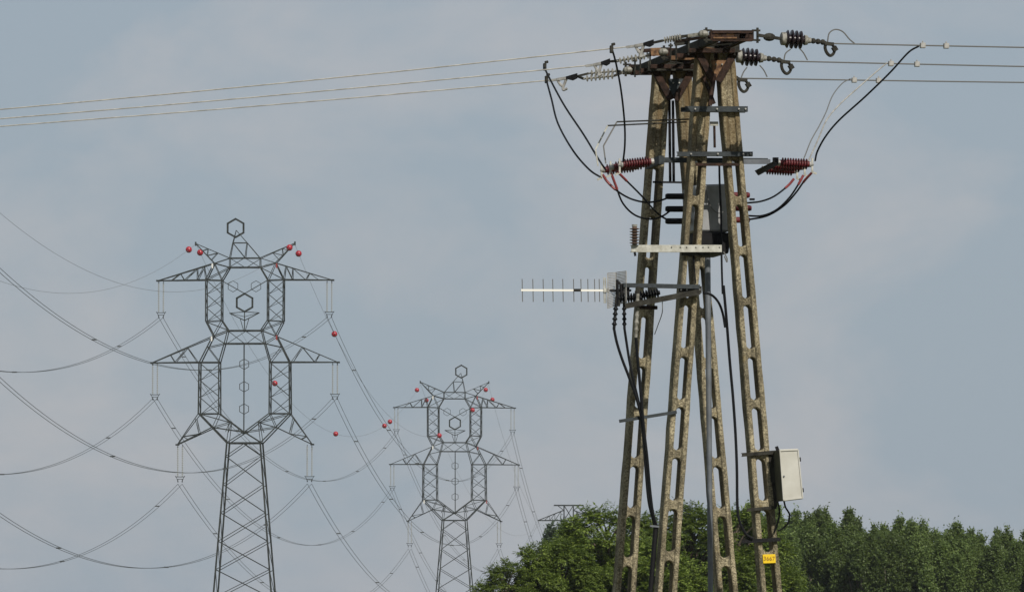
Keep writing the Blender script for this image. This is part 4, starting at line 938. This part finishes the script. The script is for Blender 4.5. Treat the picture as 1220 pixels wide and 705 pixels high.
# number plate
t_ = -0.016
SG = thing('number_plate', tuple(pl(916, 665, t_)), 'small yellow number plate on the outer concrete leg', 'sign')
m = MB(); m.prism([pl(908.6, 660, t_), pl(923.8, 659.6, t_), pl(924.4, 670.2, t_), pl(909.4, 670.8, t_)], NB * 0.014); mesh_obj('plate', m, 'sign_yellow', SG, bevel=0.003)
cu = bpy.data.curves.new('digits', 'FONT'); cu.body = '3667'; cu.size = 0.062; cu.align_x = 'CENTER'; cu.align_y = 'CENTER'; cu.extrude = 0.001; cu.space_character = 1.05
tmp = bpy.data.objects.new('tmp', cu); COL.objects.link(tmp); bpy.context.view_layer.update()
me = bpy.data.meshes.new_from_object(tmp); bpy.data.objects.remove(tmp)
c_ = pl(916.5, 665.1, t_ - 0.003); M4 = Matrix((( U.x, 0, -NB.x, c_.x), (U.y, 0, -NB.y, c_.y), (0, 1, 0, c_.z), (0, 0, 0, 1)))
me.transform(Matrix.Translation(-pl(916, 665, t_)) @ M4); me.materials.clear(); me.materials.append(MAT['sign_ink'])
dg = bpy.data.objects.new('number', me); COL.objects.link(dg); dg.parent = SG

# ------------------------------------------------------------------ trees
def leaves_mesh(name, pos, axis, nrm, ln, wd, material, parent):
    n = len(pos); axis = axis / np.linalg.norm(axis, axis=1, keepdims=True)
    sd = np.cross(axis, nrm); sd /= (np.linalg.norm(sd, axis=1, keepdims=True) + 1e-9); up = np.cross(sd, axis)
    v = np.empty((n, 4, 3), np.float32)
    v[:, 0] = pos; v[:, 1] = pos + axis * (ln * 0.45)[:, None] + sd * (wd * 0.5)[:, None] + up * (wd * 0.12)[:, None]
    v[:, 2] = pos + axis * ln[:, None] - up * (ln * 0.12)[:, None]; v[:, 3] = pos + axis * (ln * 0.45)[:, None] - sd * (wd * 0.5)[:, None] + up * (wd * 0.12)[:, None]
    me = bpy.data.meshes.new(name); me.vertices.add(n * 4); me.vertices.foreach_set('co', v.ravel())
    me.loops.add(n * 4); me.loops.foreach_set('vertex_index', np.arange(n * 4, dtype=np.int32)); me.polygons.add(n)
    me.polygons.foreach_set('loop_start', np.arange(0, n * 4, 4, dtype=np.int32)); me.update(calc_edges=True); me.materials.append(MAT[material])
    o = bpy.data.objects.new(name, me); COL.objects.link(o); o.parent = parent; return o
def make_tree(seed, H, Rx, kind, nsh, leafmat_, barkmat, label, group, name):
    """crown of many lobes; every lobe is filled with leafy shoots"""
    g = np.random.default_rng(seed); root = thing(name, (0, 0, 0), label, 'tree', group)
    z0 = H * (0.16 if kind == 'round' else 0.10)
    lob = []
    if kind == 'round':
        nl = 52
        for i in range(nl):
            u = g.random(); z = z0 + (H - z0) * (0.12 + 0.86 * u ** 0.8); f = (z - z0) / (H - z0)
            env = Rx * (0.55 + 0.6 * math.sin(math.pi * min(1, f * 0.95 + 0.1))) * (1.0 if f < 0.6 else 1.0 - 0.75 * ((f - 0.6) / 0.4) ** 1.1)
            a = g.random() * 6.283; rr = env * (0.45 + 0.5 * g.random()) * (1 if f < 0.8 else g.random()); s = Rx * (0.13 + 0.14 * g.random()) * (1.1 - 0.4 * f)
            lob.append((rr * math.cos(a), rr * math.sin(a), min(z, H - s * 0.9), s, s * (0.75 + 0.4 * g.random())))
    else:
        nl = 45
        tops = [(g.normal() * Rx * 0.5, g.normal() * Rx * 0.5, H * (0.80 + 0.2 * g.random())) for _ in range(9)]; tops[0] = (0, 0, H)
        for i in range(nl):
            tx, ty, th = tops[i % 9]; f = g.random(); z = z0 + (th - z0) * (0.05 + 0.93 * f)
            sp = Rx * (0.95 if f < 0.72 else 0.95 * (1 - (f - 0.72) / 0.36)); s = Rx * (0.22 + 0.13 * g.random()) * (1.15 - 0.65 * f)
            k = f ** 1.5; lob.append((tx * k + g.normal() * sp * 0.42, ty * k + g.normal() * sp * 0.42, min(z, th - s), s, s * 2.1))
        for tx, ty, th in tops: lob.append((tx, ty, th - Rx * 0.30, Rx * 0.11, Rx * 0.38)); lob.append((tx, ty, th - Rx * 0.75, Rx * 0.22, Rx * 0.60))
    lob = np.array(lob)
    mb = MB(); mb.tube([(0, 0, -0.1), (0.03 * Rx, 0, H * 0.3), (0, 0.03 * Rx, H * 0.6), (0, 0, H * 0.93)], [H * 0.022, H * 0.017, H * 0.010, H * 0.003], 8)
    for l in lob:
        zb = max(z0 * 0.8, l[2] - (0.35 * H if kind != 'round' else 0.5 * math.hypot(l[0], l[1]) + 0.6)); b = Vector((0, 0, zb)); e = Vector(l[:3])
        mb.tube([b, b.lerp(e, 0.5) + Vector((0, 0, 0.1 * (e - b).length)) * (1 if kind == 'round' else -0.5), e], [H * 0.006, H * 0.004, H * 0.0015], 5)
    mesh_obj('trunk', mb, barkmat, root)
    wgt = lob[:, 3] ** 2 * lob[:, 4]; wgt = wgt ** 0.75
    if kind != 'round': wgt[-18:] = wgt[-18:] * 2.2 + 0.25 * np.median(wgt)
    wgt /= wgt.sum(); idx = g.choice(len(lob), nsh, p=wgt); L = lob[idx]
    d = g.normal(size=(nsh, 3)); d /= np.linalg.norm(d, axis=1, keepdims=True); rad = g.random(nsh) ** 0.36
    pos = L[:, :3] + d * rad[:, None] * np.stack([L[:, 3], L[:, 3], L[:, 4]], 1)
    up = 0.35 if kind == 'round' else 1.1
    sdv = d * 0.9 + np.array([0, 0, up]) + g.normal(size=(nsh, 3)) * 0.35; sdv /= np.linalg.norm(sdv, axis=1, keepdims=True)
    sl_ = (0.52 if kind == 'round' else 0.34) * (0.6 + 0.8 * g.random(nsh))
    lead_ = g.random(nsh) < (0.035 if kind == 'round' else 0.004); sl_[lead_] *= 2.1; pos[lead_] = (L[:, :3] + d * np.stack([L[:, 3], L[:, 3], L[:, 4]], 1) * 0.95)[lead_]
    nf = 9; t = np.linspace(0.05, 1, nf)
    P_ = pos[:, None, :] + sdv[:, None, :] * (t[None, :, None] * sl_[:, None, None]); P_[:, :, 2] -= 0.06 * (t ** 2)[None, :] * (1 if kind == 'round' else 0)
    n = nsh * nf; P_ = P_.reshape(-1, 3); SD = np.repeat(sdv, nf, axis=0)
    ax = SD * 0.55 + g.normal(size=(n, 3)) * 0.75; ax[:, 2] -= 0.22
    nr = g.normal(size=(n, 3)) * (1.0 if kind == 'round' else 0.8) + np.array([0, 0, 0.9]) + np.repeat(d, nf, axis=0) * 0.6
    ll = (0.205 if kind == 'round' else 0.140) * (0.7 + 0.6 * g.random(n)); ww = ll * (0.38 if kind == 'round' else 0.62)
    leaves_mesh('crown', P_, ax, nr, ll, ww, leafmat_, root)
    return root
def make_broadleaf(seed, H, Rx, npad, nsh, leafmat_, barkmat, label, group, name):
    """limbs end in tiered pads of arching, feathered (pinnate) leaves: lit tops, open dark hollows below"""
    g = np.random.default_rng(seed); root = thing(name, (0, 0, 0), label, 'tree', group)
    zc = H * 0.52; pads = []
    for i in range(npad):
        v = -0.75 + 1.72 * ((i + g.random()) / npad); el = math.asin(max(-1, min(1, v))); a = i * 2.39996 + g.normal() * 0.5
        k = 0.62 + 0.42 * g.random(); rx = Rx * k * (1 + 0.18 * math.sin(3 * a + seed)); rz = H * 0.46 * (0.84 + 0.18 * g.random())
        pr = Rx * (0.15 + 0.13 * g.random()) * (1.0 if v < 0.7 else 0.7)
        pads.append((rx * math.cos(el) * math.cos(a), rx * math.cos(el) * math.sin(a), min(zc + rz * math.sin(el), H - 0.35), pr, pr * (0.5 + 0.35 * g.random())))
    for i in range(6):                                   # inner filling, kept sparse
        a = g.random() * 6.283; r = Rx * 0.45 * g.random(); pads.append((r * math.cos(a), r * math.sin(a), H * (0.3 + 0.5 * g.random()), Rx * 0.26, Rx * 0.26))
    for i in range(9):                                   # upright leaders breaking the outline
        a = g.random() * 6.283; r = Rx * (0.1 + 0.75 * g.random()); h = zc + H * 0.48 * math.sqrt(max(0.05, 1 - (r / Rx) ** 2)) * (0.9 + 0.1 * g.random())
        pads.append((r * math.cos(a), r * math.sin(a), min(h, H - 0.15) - 0.2, 0.16, 0.42))
    pads.append((0.1, 0, H - 0.5, 0.2, 0.5)); pads = np.array(pads)
    mb = MB(); mb.tube([(0, 0, -0.1), (0.06, 0.02, H * 0.25), (-0.05, 0.05, H * 0.55), (0, 0, H * 0.9)], [H * 0.026, H * 0.02, H * 0.012, H * 0.003], 8)
    for l in pads:
        e = Vector(l[:3]); b = Vector((0, 0, max(H * 0.12, e.z - 0.75 * math.hypot(l[0], l[1]) - 0.4)))
        mb.tube([b, b.lerp(e, 0.5) + Vector((0, 0, 0.12 * (e - b).length)), e], [H * 0.0065, H * 0.004, H * 0.0014], 5)
    mesh_obj('trunk', mb, barkmat, root)
    w = pads[:, 3] ** 1.7; w /= w.sum(); L = pads[g.choice(len(pads), nsh, p=w)]
    d = g.normal(size=(nsh, 3)); d[:, 2] = np.abs(d[:, 2]) * 1.1 - 0.35; d /= np.linalg.norm(d, axis=1, keepdims=True)
    rad = 0.35 + 0.65 * g.random(nsh) ** 0.6
    pos = L[:, :3] + d * rad[:, None] * np.stack([L[:, 3], L[:, 3], L[:, 4]], 1)
    out = L[:, :3] * np.array([1, 1, 0]) / Rx * 0.7
    dr = d * 0.9 + out + np.array([0, 0, 0.25]) + g.normal(size=(nsh, 3)) * 0.4; dr /= np.linalg.norm(dr, axis=1, keepdims=True)
    ln = 0.34 * (0.65 + 0.7 * g.random(nsh)); nf = 11; t = np.linspace(0.12, 1, nf)
    P_ = pos[:, None, :] + dr[:, None, :] * (t[None, :, None] * ln[:, None, None]); P_[:, :, 2] -= (0.13 * t ** 2)[None, :] * (0.5 + g.random(nsh))[:, None]
    sd = np.cross(dr, np.array([0, 0, 1.0])); sd /= (np.linalg.norm(sd, axis=1, keepdims=True) + 1e-6)
    sg = np.where(np.arange(nf) % 2 == 0, 1.0, -1.0)
    ax = sd[:, None, :] * sg[None, :, None] * 0.9 + dr[:, None, :] * 0.5 + g.normal(size=(nsh, nf, 3)) * 0.22; ax[:, -1] = dr; ax[:, :, 2] -= 0.28
    nr = np.array([0, 0, 1.0]) + g.normal(size=(nsh, nf, 3)) * 0.35 + d[:, None, :] * 0.4
    n = nsh * nf; ll = 0.125 * (0.7 + 0.6 * g.random(n))
    leaves_mesh('crown', P_.reshape(-1, 3), ax.reshape(-1, 3), nr.reshape(-1, 3), ll, ll * 0.46, leafmat_, root)
    return root
GT = 'leafy trees behind the concrete pole'
R1 = make_broadleaf(11, 8.0, 2.25, 54, 6800, 'ash_leaf', 'bark', 'bright green leafy tree behind the rear concrete leg, under the faraway pylon', GT, 'broadleaf_tree')
R2 = make_broadleaf(15, 8.2, 2.15, 52, 6800, 'ash_leaf', 'bark', 'bright green leafy tree seen between the legs of the concrete pole', GT, 'broadleaf_tree')
def put(r, px, top_py, Y, H, rot, label=None, sx=1.0, copy=True, group=None):
    c = copy_tree(r) if copy else r
    p = at(px, top_py, Y); k = p.z / H; c.location = (p.x, Y, 0); c.rotation_euler.z = rot; c.scale = (k * sx, k * sx, k)
    if label: c['label'] = label
    if group: c['group'] = group
    return c
put(R1, 724, 603, 236, 8.0, 0.4, copy=False)
put(R2, 824, 600, 238, 8.2, 1.0, copy=False)
put(R1, 668, 642, 232, 8.0, 2.6, 'bright green tree of the clump just below the faraway pylon', 0.85)
put(R2, 770, 612, 241, 8.2, 3.9, 'bright green tree between the rear concrete leg and the hanging black cables')
put(R1, 872, 604, 247, 8.0, 4.4, 'bright green tree behind the leg that carries the yellow number plate')
put(R2, 603, 668, 230, 8.2, 5.2, 'lowest outlying bush-like tree reaching out beneath the smaller clown pylon', 0.8)
put(R1, 790, 640, 233, 8.0, 5.9, 'smaller bright green tree at the foot of the black cable pipe')
put(R2, 636, 648, 231, 8.2, 3.4, 'low bright green tree between the outlying bush and the clump', 0.7)
put(R1, 912, 648, 250, 8.0, 1.7, 'smaller bright green tree below the white cabinet')
GP2 = 'dark trees of the distant row'
P1 = make_tree(21, 11.5, 1.75, 'tall', 9000, 'poplar_leaf', 'pale_bark', 'dark green poplar in the distant row, taller spiky-topped one close to the white cabinet', GP2, 'poplar_tree')
P2 = make_tree(22, 11.5, 1.7, 'tall', 9000, 'poplar_leaf', 'pale_bark', 'dark green poplar rising at the back of the distant row past the concrete pole', GP2, 'poplar_tree')
P3 = make_tree(23, 11.5, 1.8, 'tall', 9000, 'poplar_leaf', 'pale_bark', 'dark green poplar rising at the back of the distant row past the concrete pole', GP2, 'poplar_tree')
put(P1, 982, 611, 400, 11.5, 0.3, copy=False); put(P2, 1012, 616, 404, 11.5, 1.2, copy=False); put(P3, 1072, 619, 402, 11.5, 2.0, copy=False)
common = 'dark green poplar rising at the back of the distant row past the concrete pole'
for i, (px, py, Y, rot, r) in enumerate(((948, 611, 408, 2.2, P3), (922, 604, 412, 0.9, P2), (1042, 630, 398, 3.3, P1), (1100, 626, 405, 4.1, P1), (1140, 625, 400, 5.0, P3), (1168, 640, 396, 0.1, P2),
                                         (1200, 634, 403, 1.9, P1), (1228, 640, 401, 2.9, P3), (898, 612, 415, 3.6, P1), (965, 628, 392, 4.6, P2), (998, 632, 388, 5.6, P3), (1028, 640, 386, 0.7, P1), (1060, 640, 385, 1.5, P2),
                                         (1088, 644, 388, 2.4, P3), (1120, 642, 384, 3.1, P1), (1155, 650, 386, 3.8, P3), (1186, 650, 385, 4.4, P2), (1215, 655, 388, 5.3, P1), (1260, 645, 402, 0.2, P2), (930, 635, 388, 1.1, P1))):
    put(r, px, py, Y, 11.5, rot, common if Y > 394 else 'lower dark green poplar filling the front of the distant row')
PW = make_tree(24, 11.0, 1.6, 'tall', 7500, 'willow_leaf', 'pale_bark', 'greyish green tree top showing between the leafy clump and the faraway pylon', None, 'poplar_tree')
put(PW, 671, 625, 430, 11.0, 0.5, copy=False)

# ------------------------------------------------------------------ summer haze
m = MB(); m.obox((0, 1400, 24.0), (2450, 0, 0), (0, 1850, 0), (0, 0, 25.0))
hz = mesh_obj('haze', m, 'field'); hz['kind'] = 'stuff'; hz.data.materials.clear()
hm = bpy.data.materials.new('summer_haze'); hm.use_nodes = True; hn = hm.node_tree; hn.nodes.clear()
ho = hn.nodes.new('ShaderNodeOutputMaterial'); pv = hn.nodes.new('ShaderNodeVolumePrincipled'); pv.inputs['Color'].default_value = (0.86, 0.92, 1.0, 1)
pv.inputs['Density'].default_value = 0.00006; pv.inputs['Anisotropy'].default_value = 0.2
hn.links.new(pv.outputs[0], ho.inputs['Volume']); hz.data.materials.append(hm)

for o in bpy.data.objects:
    if '_o' in o: del o['_o']
